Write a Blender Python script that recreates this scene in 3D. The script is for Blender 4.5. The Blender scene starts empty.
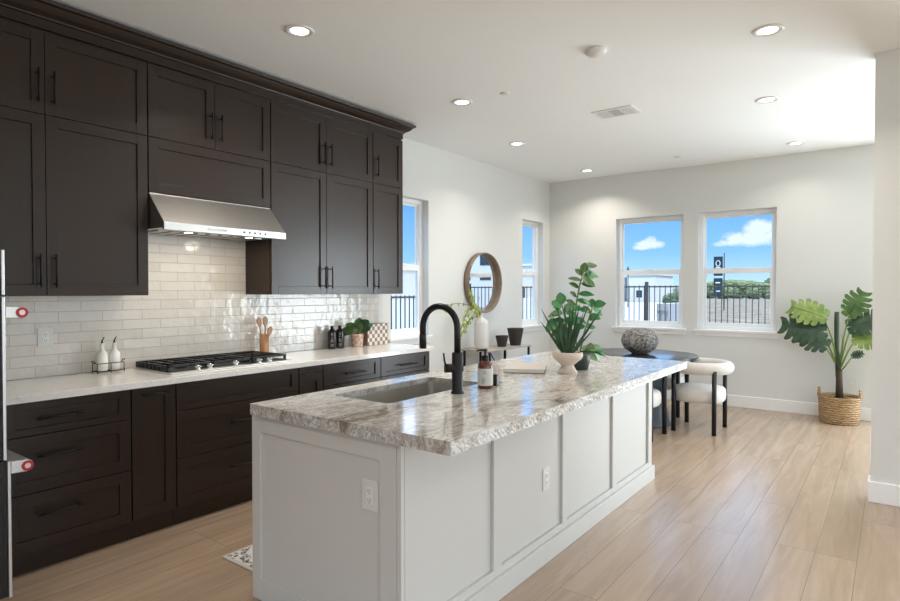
import bpy, bmesh, math, random
from mathutils import Vector, Matrix
random.seed(7)
PI = math.pi
S = bpy.context.scene
COL = S.collection

# ------------------------------------------------------------------ camera
cam_d = bpy.data.cameras.new('camera')
cam_d.sensor_fit = 'HORIZONTAL'; cam_d.sensor_width = 36.0
cam_d.lens = 36.0 * 592.35 / 900.0
cam_d.clip_start = 0.02; cam_d.clip_end = 1500
cam = bpy.data.objects.new('camera', cam_d); COL.objects.link(cam)
cam.location = (4.134, 0.0, 1.4416)
cam.rotation_euler = (PI/2 - 0.0165, 0, 0.6432)
S.camera = cam

# ------------------------------------------------------------------ colour management
S.view_settings.view_transform = 'Standard'
S.view_settings.look = 'None'
S.view_settings.gamma = 1.0
S.view_settings.use_curve_mapping = False
S.view_settings.exposure = 0.06
S.cycles.max_bounces = 10
S.cycles.diffuse_bounces = 6
S.cycles.glossy_bounces = 5
S.cycles.transmission_bounces = 8
S.cycles.use_denoising = True
S.cycles.sample_clamp_indirect = 6.0
S.cycles.caustics_reflective = False
S.cycles.caustics_refractive = False

# ------------------------------------------------------------------ node helpers
def N(nt, t, **kw):
    n = nt.nodes.new(t)
    for k, v in kw.items():
        if k.startswith('i_'):
            n.inputs[k[2:].replace('_', ' ')].default_value = v
        else:
            setattr(n, k, v)
    return n
def ramp(nt, stops, interp='LINEAR'):
    r = nt.nodes.new('ShaderNodeValToRGB'); cr = r.color_ramp; cr.interpolation = interp
    while len(cr.elements) < len(stops): cr.elements.new(0.5)
    for e, (p, c) in zip(cr.elements, stops):
        e.position = p; e.color = (c[0], c[1], c[2], 1)
    return r
def math_n(nt, op, a=None, b=None, clamp=False):
    n = nt.nodes.new('ShaderNodeMath'); n.operation = op; n.use_clamp = clamp
    for i, v in enumerate((a, b)):
        if v is None: continue
        if isinstance(v, (int, float)): n.inputs[i].default_value = v
        else: nt.links.new(v, n.inputs[i])
    return n.outputs[0]
def mixc(nt, fac, a, b, mode='MIX'):
    n = nt.nodes.new('ShaderNodeMix'); n.data_type = 'RGBA'; n.blend_type = mode
    for idx, v in ((0, fac), (6, a), (7, b)):
        if isinstance(v, (int, float)): n.inputs[idx].default_value = v
        elif isinstance(v, tuple): n.inputs[idx].default_value = (v[0], v[1], v[2], 1)
        else: nt.links.new(v, n.inputs[idx])
    return n.outputs[2]

# ------------------------------------------------------------------ world: blue sky with a few clouds
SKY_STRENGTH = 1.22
w = bpy.data.worlds.new('sky'); S.world = w; w.use_nodes = True
nt = w.node_tree; nt.nodes.clear()
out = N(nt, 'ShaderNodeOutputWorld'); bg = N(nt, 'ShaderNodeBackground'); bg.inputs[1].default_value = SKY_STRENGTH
tc = N(nt, 'ShaderNodeTexCoord'); sep = N(nt, 'ShaderNodeSeparateXYZ'); nt.links.new(tc.outputs['Generated'], sep.inputs[0])
sky = ramp(nt, [(0.0, (.55, .66, .74)), (0.012, (.50, .74, .93)), (0.06, (.26, .55, .90)), (0.14, (.155, .42, .86)), (0.4, (.40, .60, .92)), (1.0, (.45, .62, .90))])
nt.links.new(sep.outputs[2], sky.inputs[0])
dy = math_n(nt, 'MAXIMUM', sep.outputs[1], 0.001)
a = math_n(nt, 'DIVIDE', sep.outputs[0], dy); b = math_n(nt, 'DIVIDE', sep.outputs[2], dy)
nz = N(nt, 'ShaderNodeTexNoise'); nz.inputs['Scale'].default_value = 38; nz.inputs['Detail'].default_value = 6; nz.inputs['Roughness'].default_value = .6
nt.links.new(tc.outputs['Generated'], nz.inputs['Vector'])
warp = math_n(nt, 'MULTIPLY', math_n(nt, 'SUBTRACT', nz.outputs[0], 0.5), 3.4)
def blob(ca, cb, ra, rb):
    u = math_n(nt, 'DIVIDE', math_n(nt, 'SUBTRACT', a, ca), ra); v = math_n(nt, 'DIVIDE', math_n(nt, 'SUBTRACT', b, cb), rb)
    d = math_n(nt, 'ADD', math_n(nt, 'MULTIPLY', u, u), math_n(nt, 'MULTIPLY', v, v))
    return math_n(nt, 'MULTIPLY', math_n(nt, 'ADD', math_n(nt, 'SUBTRACT', 1.0, d), warp), 1.1, clamp=True)
cl = None
for args in [(-.332, .078, .026, .008), (-.328, .086, .011, .008), (-.345, .074, .016, .005),
             (-.176, .080, .045, .013), (-.165, .094, .026, .016), (-.135, .082, .035, .017), (-.215, .074, .022, .006),
             (-.37, .127, .03, .010), (-.9, .30, .22, .05), (.5, .25, .2, .06), (.9, .4, .3, .07), (-.1, .5, .2, .05)]:
    m_ = blob(*args); cl = m_ if cl is None else math_n(nt, 'MAXIMUM', cl, m_)
front = math_n(nt, 'GREATER_THAN', sep.outputs[1], 0.05)
cl = math_n(nt, 'MULTIPLY', cl, front)
nt.links.new(mixc(nt, math_n(nt, 'MULTIPLY', cl, .9), sky.outputs[0], (.80, .87, .95)), bg.inputs[0])
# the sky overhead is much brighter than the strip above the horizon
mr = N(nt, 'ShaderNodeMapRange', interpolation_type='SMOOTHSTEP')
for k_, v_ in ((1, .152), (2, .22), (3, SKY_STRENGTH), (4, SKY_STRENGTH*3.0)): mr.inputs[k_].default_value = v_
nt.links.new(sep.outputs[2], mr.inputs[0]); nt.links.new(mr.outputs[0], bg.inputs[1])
nt.links.new(bg.outputs[0], out.inputs[0])

# ------------------------------------------------------------------ sun and fill lights added at unseen openings
def light(name, kind, loc, rot, energy, color=(1, 1, 1), size=None, size_y=None, shape=None, spread=None, **kw):
    d = bpy.data.lights.new(name, kind); d.energy = energy; d.color = color
    if kind == 'AREA':
        d.shape = shape or 'RECTANGLE'; d.size = size
        if size_y: d.size_y = size_y
        if spread: d.spread = spread
    if kind == 'SUN': d.angle = 0.01
    for k, v in kw.items(): setattr(d, k, v)
    o = bpy.data.objects.new(name, d); COL.objects.link(o); o.location = loc; o.rotation_euler = rot
    return o
light('sun', 'SUN', (0, 0, 20), Vector((-.42, .42, -.80)).to_track_quat('-Z', 'Y').to_euler(), 3.4, (1.0, .93, .84))
# area lights added at assumed, unseen sliding doors: right, back and rear walls
light('added_side_fill', 'AREA', (8.92, .4, 1.25), (0, PI/2, 0), 70, (.88, .96, 1.0), 2.3, 4.6)
light('added_back_fill', 'AREA', (5.0, -3.42, 1.25), (PI/2, 0, 0), 12, (1, .93, .84), 3.6, 2.3)  # weak warm fill added behind the camera
light('added_rear_fill', 'AREA', (5.85, 8.008, 1.20), (-PI/2, 0, 0), 265, (.84, .945, 1.0), 3.0, 2.2)  # unseen opening, assumed from the sheen on the upper cabinet doors

# ------------------------------------------------------------------ materials
MATS = {}  # name -> material
def mat(name, color, rough=.5, metal=0.0, **kw):
    m = bpy.data.materials.new(name); m.use_nodes = True; nt = m.node_tree
    p = nt.nodes['Principled BSDF']
    p.inputs['Base Color'].default_value = (*color, 1); p.inputs['Roughness'].default_value = rough; p.inputs['Metallic'].default_value = metal
    for k, v in kw.items():
        p.inputs[k].default_value = v
    MATS[name] = m
    return m, nt, p
def bump(nt, p, h, strength=.2, dist=.01):
    b = N(nt, 'ShaderNodeBump'); b.inputs['Strength'].default_value = strength; b.inputs['Distance'].default_value = dist
    nt.links.new(h, b.inputs['Height']); nt.links.new(b.outputs[0], p.inputs['Normal'])
def noise(nt, scale, detail=4, rough=.5, vec=None, dist=0):
    n = N(nt, 'ShaderNodeTexNoise'); n.inputs['Scale'].default_value = scale; n.inputs['Detail'].default_value = detail
    n.inputs['Roughness'].default_value = rough; n.inputs['Distortion'].default_value = dist
    if vec is not None: nt.links.new(vec, n.inputs['Vector'])
    return n
def coords(nt, scale=(1, 1, 1), rot=(0, 0, 0), loc=(0, 0, 0), which='Object'):
    t = N(nt, 'ShaderNodeTexCoord'); mp = N(nt, 'ShaderNodeMapping')
    mp.inputs['Scale'].default_value = scale; mp.inputs['Rotation'].default_value = rot; mp.inputs['Location'].default_value = loc
    nt.links.new(t.outputs[which], mp.inputs[0]); return mp.outputs[0]
def world_coords(nt, scale=(1, 1, 1), rot=(0, 0, 0), loc=(0, 0, 0)):
    g = N(nt, 'ShaderNodeNewGeometry'); mp = N(nt, 'ShaderNodeMapping')
    mp.inputs['Scale'].default_value = scale; mp.inputs['Rotation'].default_value = rot; mp.inputs['Location'].default_value = loc
    nt.links.new(g.outputs['Position'], mp.inputs[0]); return mp.outputs[0]

m, nt, p = mat('wall_paint', (.72, .73, .715), .75); n = noise(nt, 260, 3, .6, coords(nt)); bump(nt, p, n.outputs[0], .06, .002)
m, nt, p = mat('ceiling_paint', (.90, .92, .92), .85); n = noise(nt, 120, 3, .6, coords(nt)); bump(nt, p, n.outputs[0], .08, .003)
mat('trim_white', (.87, .87, .86), .4)
mat('vinyl_white', (.90, .91, .92), .35)
mat('island_paint', (.62, .61, .575), .42)
mat('plate_white', (.71, .70, .665), .35)
mat('slot_dark', (.05, .05, .05), .6)
# dark stained maple
def wood_dark(name, base, dark, rough):
    m, nt, p = mat(name, base, rough)
    v = world_coords(nt, (14, 14, 1.2)); p.inputs['Specular IOR Level'].default_value = .42
    n = noise(nt, 2.2, 6, .6, v, 1.0)
    r = ramp(nt, [(.3, dark), (.7, base)]); nt.links.new(n.outputs[0], r.inputs[0]); nt.links.new(r.outputs[0], p.inputs['Base Color'])
    return m
wood_dark('cabinet_wood', (.025, .0132, .0076), (.020, .0106, .0061), .30)
mat('cabinet_shadow', (.02, .016, .014), .6)
mat('black_metal', (.012, .012, .013), .38, .6)
mat('faucet_black', (.010, .010, .011), .34, .3)
mat('iron_black', (.016, .017, .019), .45, .2)
m, nt, p = mat('stainless', (.43, .415, .395), .42, 1.0); n = noise(nt, 30, 3, .5, world_coords(nt, (1, 1, 40))); bump(nt, p, n.outputs[0], .03, .002)
mat('stainless_lip', (.66, .66, .65), .36, 1.0)
m, nt, p = mat('sink_steel', (.62, .61, .58), .34, 1.0); n = noise(nt, 30, 3, .5, world_coords(nt, (1, 60, 1))); bump(nt, p, n.outputs[0], .05, .002)
mat('chrome', (.85, .85, .85), .12, 1.0)
mat('appliance_black', (.012, .012, .013), .15, 0.0)
mat('red_medallion', (.42, .02, .03), .35)
mat('medallion_silver', (.8, .6, .6), .3, .5)
# white quartz
m, nt, p = mat('quartz_white', (.76, .74, .71), .12); n = noise(nt, 3, 6, .6, world_coords(nt), 1.5)
r = ramp(nt, [(.0, (.77, .755, .73)), (.49, (.77, .755, .73)), (.505, (.66, .64, .62)), (.52, (.77, .755, .73)), (1, (.74, .72, .70))]); nt.links.new(n.outputs[0], r.inputs[0]); nt.links.new(r.outputs[0], p.inputs['Base Color'])
# quartzite with grey-brown veins
m, nt, p = mat('quartzite', (.7, .66, .6), .10)
v = world_coords(nt, (2.6, .95, 1.6), (0, 0, .42)); n1 = noise(nt, 1.6, 5, .55, v)
off = N(nt, 'ShaderNodeVectorMath', operation='SCALE'); off.inputs[3].default_value = 1.1; nt.links.new(n1.outputs['Color'], off.inputs[0])
add = N(nt, 'ShaderNodeVectorMath', operation='ADD'); nt.links.new(v, add.inputs[0]); nt.links.new(off.outputs[0], add.inputs[1])
n2 = noise(nt, 2.6, 10, .62, add.outputs[0], 1.4)
r1 = ramp(nt, [(.0, (.20, .16, .13)), (.36, (.30, .25, .20)), (.43, (.50, .455, .41)), (.49, (.70, .69, .67)), (.525, (.38, .345, .31)), (.56, (.67, .66, .645)), (.66, (.76, .76, .745)), (1, (.40, .35, .30))])
nt.links.new(n2.outputs[0], r1.inputs[0])
n3 = noise(nt, 9, 10, .7, add.outputs[0], 2.0)
r2 = ramp(nt, [(.0, (.30, .26, .23)), (.40, (.62, .58, .55)), (.52, (1, 1, 1)), (1, (1, 1, 1))]); nt.links.new(n3.outputs[0], r2.inputs[0])
nt.links.new(mixc(nt, .88, r1.outputs[0], r2.outputs[0], 'MULTIPLY'), p.inputs['Base Color'])
# rough chiselled edge of the same stone: same colours, bumpier
m2 = m.copy(); m2.name = 'quartzite_edge'; MATS['quartzite_edge'] = m2
nt = m2.node_tree; p = nt.nodes['Principled BSDF']; p.inputs['Roughness'].default_value = .35
n = noise(nt, 28, 6, .6, world_coords(nt)); bump(nt, p, n.outputs[0], .5, .006)
# handmade subway tile (brick pattern on the y / z plane)
m, nt, p = mat('subway_tile', (.74, .70, .65), .16)
g = N(nt, 'ShaderNodeNewGeometry'); sp_ = N(nt, 'ShaderNodeSeparateXYZ'); nt.links.new(g.outputs['Position'], sp_.inputs[0])
cb = N(nt, 'ShaderNodeCombineXYZ'); nt.links.new(math_n(nt, 'ADD', sp_.outputs[1], .052), cb.inputs[0]); nt.links.new(math_n(nt, 'SUBTRACT', sp_.outputs[2], .919), cb.inputs[1])
br = N(nt, 'ShaderNodeTexBrick'); nt.links.new(cb.outputs[0], br.inputs['Vector'])
br.inputs['Scale'].default_value = 1; br.inputs['Brick Width'].default_value = .254; br.inputs['Row Height'].default_value = .0655
br.inputs['Mortar Size'].default_value = .0022; br.inputs['Mortar Smooth'].default_value = .3; br.inputs['Bias'].default_value = 0
br.inputs['Color1'].default_value = (.76, .72, .67, 1); br.inputs['Color2'].default_value = (.68, .64, .59, 1); br.inputs['Mortar'].default_value = (.50, .47, .43, 1)
nt.links.new(br.outputs['Color'], p.inputs['Base Color'])
nw = noise(nt, 11, 3, .5, g.outputs['Position'])
h = math_n(nt, 'SUBTRACT', math_n(nt, 'MULTIPLY', nw.outputs[0], 1.0), math_n(nt, 'MULTIPLY', br.outputs['Fac'], .35))
bump(nt, p, h, .55, .012)
rr = math_n(nt, 'ADD', math_n(nt, 'MULTIPLY', br.outputs['Fac'], .5), .12); nt.links.new(rr, p.inputs['Roughness'])
# oak planks, running along y
m, nt, p = mat('oak_floor', (.5, .38, .28), .27, **{'Specular IOR Level': .85})
g = N(nt, 'ShaderNodeNewGeometry'); mp = N(nt, 'ShaderNodeMapping'); mp.inputs['Rotation'].default_value = (0, 0, PI/2); nt.links.new(g.outputs['Position'], mp.inputs[0])
br = N(nt, 'ShaderNodeTexBrick'); nt.links.new(mp.outputs[0], br.inputs['Vector']); br.offset = .37; br.offset_frequency = 3
br.inputs['Scale'].default_value = 1; br.inputs['Brick Width'].default_value = 1.9; br.inputs['Row Height'].default_value = .19
br.inputs['Mortar Size'].default_value = .0016; br.inputs['Mortar Smooth'].default_value = .2; br.inputs['Bias'].default_value = 0
br.inputs['Color1'].default_value = (.50, .50, .50, 1); br.inputs['Color2'].default_value = (.0, .0, .0, 1); br.inputs['Mortar'].default_value = (.5, .5, .5, 1)
mp2 = N(nt, 'ShaderNodeMapping'); mp2.inputs['Scale'].default_value = (9, .8, 1); nt.links.new(g.outputs['Position'], mp2.inputs[0])
sh = N(nt, 'ShaderNodeVectorMath', operation='SCALE'); sh.inputs[3].default_value = 37; nt.links.new(br.outputs['Color'], sh.inputs[0])
ad = N(nt, 'ShaderNodeVectorMath', operation='ADD'); nt.links.new(mp2.outputs[0], ad.inputs[0]); nt.links.new(sh.outputs[0], ad.inputs[1])
gn = noise(nt, 1.6, 8, .6, ad.outputs[0], .8)
gr = ramp(nt, [(.25, (.315, .222, .150)), (.5, (.375, .275, .195)), (.75, (.44, .335, .25))]); nt.links.new(gn.outputs[0], gr.inputs[0])
tone = mixc(nt, math_n(nt, 'MULTIPLY', br.outputs['Color'], 1.0), (1.06, 1.05, 1.04), (.80, .80, .80))
c1 = mixc(nt, 1.0, gr.outputs[0], tone, 'MULTIPLY')
c2 = mixc(nt, math_n(nt, 'MULTIPLY', br.outputs['Fac'], .75), c1, (.17, .11, .075))
nt.links.new(c2, p.inputs['Base Color'])
bump(nt, p, math_n(nt, 'SUBTRACT', math_n(nt, 'MULTIPLY', gn.outputs[0], .3), br.outputs['Fac']), .25, .003)
# glass
m, nt, p = mat('window_glass', (1, 1, 1), 0.0); nt.nodes.remove(p)
o_ = nt.nodes['Material Output']; tr = N(nt, 'ShaderNodeBsdfTransparent'); tr.inputs[0].default_value = (.96, .98, .98, 1)
gl = N(nt, 'ShaderNodeBsdfGlossy'); gl.inputs['Roughness'].default_value = 0; fr = N(nt, 'ShaderNodeLayerWeight'); ff = math_n(nt, 'ADD', math_n(nt, 'MULTIPLY', math_n(nt, 'POWER', fr.outputs['Facing'], 4.0), .35), .012)
mx = N(nt, 'ShaderNodeMixShader'); nt.links.new(ff, mx.inputs[0]); nt.links.new(tr.outputs[0], mx.inputs[1]); nt.links.new(gl.outputs[0], mx.inputs[2]); nt.links.new(mx.outputs[0], o_.inputs[0])
mat('mirror_glass', (.9, .92, .92), .01, 1.0)
m, nt, p = mat('ash_wood', (.30, .22, .15), .5); n = noise(nt, 5, 6, .6, coords(nt, (6, 2, 2)), 1); r = ramp(nt, [(.3, (.19, .14, .10)), (.7, (.32, .24, .17))]); nt.links.new(n.outputs[0], r.inputs[0]); nt.links.new(r.outputs[0], p.inputs['Base Color'])
def emit(name, color, s):
    m, nt, p = mat(name, (1, 1, 1), .5); p.inputs['Emission Color'].default_value = (*color, 1); p.inputs['Emission Strength'].default_value = s
emit('lamp_lens', (1, .97, .92), 5.0)
emit('hood_lens', (1, .9, .75), 8.0)
mat('white_plastic', (.78, .78, .76), .4)
mat('vent_grey', (.30, .30, .30), .6)
mat('ceramic_white', (.82, .81, .78), .18)
mat('ceramic_matte', (.72, .71, .70), .6)
mat('planter_bone', (.66, .56, .47), .55)
mat('planter_green', (.02, .035, .025), .4)
mat('pot_charcoal', (.035, .028, .026), .7)
mat('soil', (.05, .035, .025), .95)
m, nt, p = mat('bamboo', (.40, .2, .09), .45); n = noise(nt, 6, 5, .6, coords(nt, (6, 6, .6))); r = ramp(nt, [(.3, (.30, .14, .055)), (.7, (.46, .24, .11))]); nt.links.new(n.outputs[0], r.inputs[0]); nt.links.new(r.outputs[0], p.inputs['Base Color'])
mat('bottle_black', (.012, .011, .011), .22)
mat('label_grey', (.35, .33, .31), .6)
mat('label_cream', (.62, .62, .58), .55)
mat('ink', (.05, .05, .05), .6)
m, nt, p = mat('amber_glass', (.12, .025, .008), .08); p.inputs['Coat Weight'].default_value = .6
mat('book_cover', (.60, .56, .51), .6); mat('book_pages', (.72, .69, .64), .7); mat('book_dark', (.12, .10, .09), .6)
m, nt, p = mat('terracotta_glaze', (.6, .42, .32), .5); n = noise(nt, 38, 3, .6, coords(nt)); r = ramp(nt, [(.42, (.42, .24, .16)), (.55, (.66, .52, .42))]); nt.links.new(n.outputs[0], r.inputs[0]); nt.links.new(r.outputs[0], p.inputs['Base Color'])
m, nt, p = mat('checker_mother', (.5, .4, .3), .35); ck = N(nt, 'ShaderNodeTexChecker'); ck.inputs['Color1'].default_value = (.72, .66, .58, 1); ck.inputs['Color2'].default_value = (.22, .13, .08, 1); ck.inputs['Scale'].default_value = 1
nt.links.new(coords(nt, (1/.036, 1/.036, 1/.036), loc=(.5, .013, .01)), ck.inputs['Vector']); nt.links.new(ck.outputs[0], p.inputs['Base Color'])
mat('tan_side', (.30, .19, .12), .5)
m, nt, p = mat('speckled_stone', (.3, .3, .3), .8); n = noise(nt, 34, 6, .75, coords(nt)); r = ramp(nt, [(.40, (.06, .058, .055)), (.55, (.30, .29, .275)), (.68, (.56, .55, .53))]); nt.links.new(n.outputs[0], r.inputs[0]); nt.links.new(r.outputs[0], p.inputs['Base Color']); bump(nt, p, n.outputs[0], .7, .02)
mat('table_black', (.022, .023, .025), .22)
m, nt, p = mat('boucle', (.68, .65, .61), .95); n = noise(nt, 90, 4, .7, coords(nt)); bump(nt, p, n.outputs[0], .35, .01); p.inputs['Sheen Weight'].default_value = .3
mat('pedestal_slate', (.055, .075, .09), .45)
mat('stone_top', (.42, .38, .33), .35)
m, nt, p = mat('seagrass', (.40, .25, .12), .85)
wv = N(nt, 'ShaderNodeTexWave', bands_direction='Z'); wv.inputs['Scale'].default_value = 13; wv.inputs['Distortion'].default_value = 5; wv.inputs['Detail'].default_value = 3; wv.inputs['Detail Scale'].default_value = 3
nt.links.new(coords(nt), wv.inputs['Vector']); n = noise(nt, 45, 4, .6, coords(nt, (1, 1, 2.5)))
r = ramp(nt, [(.25, (.26, .14, .055)), (.55, (.52, .34, .17)), (.85, (.68, .50, .29))]); nt.links.new(math_n(nt, 'ADD', math_n(nt, 'MULTIPLY', wv.outputs['Fac'], .45), math_n(nt, 'MULTIPLY', n.outputs[0], .55)), r.inputs[0]); nt.links.new(r.outputs[0], p.inputs['Base Color']); bump(nt, p, wv.outputs['Fac'], .8, .02)
def leafmat(name, a, b, rough=.4, sc=14):
    m, nt, p = mat(name, a, rough); n = noise(nt, sc, 3, .5, coords(nt)); r = ramp(nt, [(.35, a), (.68, b)]); nt.links.new(n.outputs[0], r.inputs[0]); nt.links.new(r.outputs[0], p.inputs['Base Color'])
leafmat('leaf_dark', (.020, .050, .026), (.050, .100, .048)); leafmat('leaf_green', (.03, .17, .05), (.07, .30, .09)); leafmat('leaf_lime', (.13, .21, .035), (.27, .36, .08))
leafmat('leaf_aloe', (.014, .05, .022), (.05, .12, .055)); leafmat('leaf_mid', (.06, .13, .035), (.13, .24, .07)); leafmat('leaf_yellow', (.30, .38, .06), (.48, .56, .14))
mat('stem_green', (.16, .24, .05), .5); mat('stem_brown', (.06, .04, .022), .8); mat('sheath', (.035, .06, .03), .6)
m, nt, p = mat('rug_pattern', (.6, .58, .55), .95); vo = N(nt, 'ShaderNodeTexVoronoi', feature='DISTANCE_TO_EDGE'); vo.inputs['Scale'].default_value = 17; nt.links.new(coords(nt), vo.inputs['Vector']); n = noise(nt, 28, 4, .6, coords(nt), 1.5)
r = ramp(nt, [(.0, (.04, .04, .045)), (.12, (.06, .06, .065)), (.18, (.56, .55, .53)), (1, (.66, .64, .60))]); nt.links.new(math_n(nt, 'MULTIPLY', vo.outputs['Distance'], n.outputs[0]), r.inputs[0])
r3 = ramp(nt, [(.44, (.10, .10, .11)), (.49, (.62, .60, .57))]); nt.links.new(n.outputs[0], r3.inputs[0]); nt.links.new(r3.outputs[0], p.inputs['Base Color'])
mat('rug_edge', (.50, .46, .41), .95); mat('rug_back', (.05, .045, .04), .95)
# outdoors
m, nt, p = mat('gravel', (.42, .36, .29), .95); n = noise(nt, .5, 10, .75, world_coords(nt)); n2 = noise(nt, 5, 6, .8, world_coords(nt))
r = ramp(nt, [(.42, (.06, .042, .024)), (.49, (.20, .145, .09)), (.57, (.34, .26, .17))]); nt.links.new(math_n(nt, 'ADD', math_n(nt, 'MULTIPLY', n.outputs[0], .4), math_n(nt, 'MULTIPLY', n2.outputs[0], .6)), r.inputs[0]); nt.links.new(r.outputs[0], p.inputs['Base Color'])
mat('concrete_pale', (.46, .45, .42), .9); mat('asphalt', (.30, .30, .31), .9); mat('block_wall', (.40, .40, .40), .9)
mat('stucco_white', (.60, .59, .565), .9); mat('stucco_grey', (.38, .39, .41), .9); mat('stucco_tan', (.55, .50, .43), .9); mat('roof_slate', (.14, .15, .17), .9)
mat('dark_pane', (.035, .05, .065), .1); mat('fence_black', (.055, .048, .042), .6); mat('banner_teal', (.004, .022, .035), .7); mat('banner_white', (.7, .72, .72), .7)
leafmat('tree_olive', (.13, .17, .06), (.26, .30, .14), .9, 1.5); leafmat('shrub_dark', (.05, .07, .03), (.14, .16, .09), .9, 2.0); mat('bark', (.10, .07, .05), .9); mat('hill_green', (.24, .29, .20), 1.0)

# ------------------------------------------------------------------ mesh builder
class MB:
    def __init__(s): s.v = []; s.f = []; s.sm = []
    def add(s, vs, fs, smooth=False):
        o = len(s.v); s.v += [tuple(v) for v in vs]; s.f += [tuple(o+i for i in f) for f in fs]; s.sm += [smooth]*len(fs); return s
    def box(s, x0, y0, z0, x1, y1, z1):
        x0, x1 = sorted((x0, x1)); y0, y1 = sorted((y0, y1)); z0, z1 = sorted((z0, z1))
        vs = [(x0,y0,z0),(x1,y0,z0),(x1,y1,z0),(x0,y1,z0),(x0,y0,z1),(x1,y0,z1),(x1,y1,z1),(x0,y1,z1)]
        return s.add(vs, [(0,3,2,1),(4,5,6,7),(0,1,5,4),(1,2,6,5),(2,3,7,6),(3,0,4,7)])
    def tube(s, pts, r, n=12, caps=True, closed=False):
        pts = [Vector(p) for p in pts]; k = len(pts)
        rs = r if isinstance(r, (list, tuple)) else [r]*k
        vs = []; prev = None
        for i, p in enumerate(pts):
            if closed: t = (pts[(i+1) % k]-pts[i-1]).normalized()
            else: t = (pts[min(i+1, k-1)]-pts[max(i-1, 0)]).normalized()
            if prev is None:
                a = Vector((0, 0, 1)) if abs(t.z) < .9 else Vector((1, 0, 0)); u = t.cross(a).normalized()
            else: u = (prev - t*prev.dot(t)).normalized()
            prev = u; w_ = t.cross(u)
            for j in range(n):
                an = 2*PI*j/n; vs.append(p + (u*math.cos(an)+w_*math.sin(an))*rs[i])
        fs = []
        for i in range(k if closed else k-1):
            i2 = (i+1) % k
            for j in range(n):
                fs.append((i*n+j, i*n+(j+1) % n, i2*n+(j+1) % n, i2*n+j))
        s.add(vs, fs, True)
        if caps and not closed:
            o = len(s.v)-len(vs)
            s.f.append(tuple(o+j for j in range(n-1, -1, -1))); s.sm.append(False)
            s.f.append(tuple(o+(k-1)*n+j for j in range(n))); s.sm.append(False)
        return s
    def cyl(s, p0, p1, r, n=20, r1=None): return s.tube([p0, p1], [r, r1 if r1 is not None else r], n)
    def lathe(s, prof, c=(0, 0, 0), n=32, smooth=True, axis='Z', wob=None):
        vs = []; fs = []; k = len(prof)
        for i, (r, z) in enumerate(prof):
            for j in range(n):
                a = 2*PI*j/n; rr = r*(wob(a, z) if wob else 1)
                x, y = rr*math.cos(a), rr*math.sin(a)
                vs.append((c[0]+x, c[1]+y, c[2]+z) if axis == 'Z' else (c[0]+z, c[1]+x, c[2]+y))
        for i in range(k-1):
            for j in range(n): fs.append((i*n+j, i*n+(j+1) % n, (i+1)*n+(j+1) % n, (i+1)*n+j))
        s.add(vs, fs, smooth)
        o = len(s.v)-len(vs)
        if prof[0][0] > 1e-4: s.f.append(tuple(o+j for j in range(n-1, -1, -1))); s.sm.append(False)
        if prof[-1][0] > 1e-4: s.f.append(tuple(o+(k-1)*n+j for j in range(n))); s.sm.append(False)
        return s
    def prism(s, poly, a0, a1, axis='Y'):
        # poly of 2-D points extruded along an axis
        def P(q, a): return {'Y': (q[0], a, q[1]), 'X': (a, q[0], q[1]), 'Z': (q[0], q[1], a)}[axis]
        k = len(poly); vs = [P(q, a0) for q in poly]+[P(q, a1) for q in poly]
        fs = [tuple(range(k-1, -1, -1)), tuple(range(k, 2*k))]+[(i, (i+1) % k, k+(i+1) % k, k+i) for i in range(k)]
        return s.add(vs, fs)
    def build(s, name, m, parent=None, bevel=0, seg=2, local=False, loc=None):
        me = bpy.data.meshes.new(name)
        off = Vector((0, 0, 0))
        if parent is not None and not local: off = Vector(parent['_o'])
        if parent is None and loc is not None: off = Vector(loc)
        me.from_pydata([tuple(Vector(v)-off) for v in s.v], [], s.f)
        me.polygons.foreach_set('use_smooth', s.sm)
        me.validate()
        b_ = bmesh.new(); b_.from_mesh(me); bmesh.ops.recalc_face_normals(b_, faces=b_.faces); b_.to_mesh(me); b_.free()
        me.materials.append(MATS[m]); o = bpy.data.objects.new(name, me); COL.objects.link(o)
        if parent is not None: o.parent = parent
        if parent is None and loc is not None: o.location = loc
        o['_o'] = tuple(off)
        if bevel:
            md = o.modifiers.new('bevel', 'BEVEL'); md.width = bevel; md.segments = seg; md.limit_method = 'ANGLE'; md.angle_limit = math.radians(40)
        return o
def tag(o, label=None, cat=None, group=None, kind=None):
    if label: o['label'] = label
    if cat: o['category'] = cat
    if group: o['group'] = group
    if kind: o['kind'] = kind
    return o
def thing(name, loc, label, cat, group=None, rz=0):
    o = bpy.data.objects.new(name, None); COL.objects.link(o); o.location = loc; o.rotation_euler = (0, 0, rz); o.empty_display_size = .1
    o['_o'] = tuple(loc); return tag(o, label, cat, group)
def struct(name, mb, m, bevel=0, loc=None):
    return tag(mb.build(name, m, None, bevel, loc=loc), kind='structure')
def copy_tree(o, parent=None):
    c_ = o.copy(); COL.objects.link(c_); c_.parent = parent
    for ch in [q for q in bpy.data.objects if q.parent == o and q is not c_]: copy_tree(ch, c_)
    return c_

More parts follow.
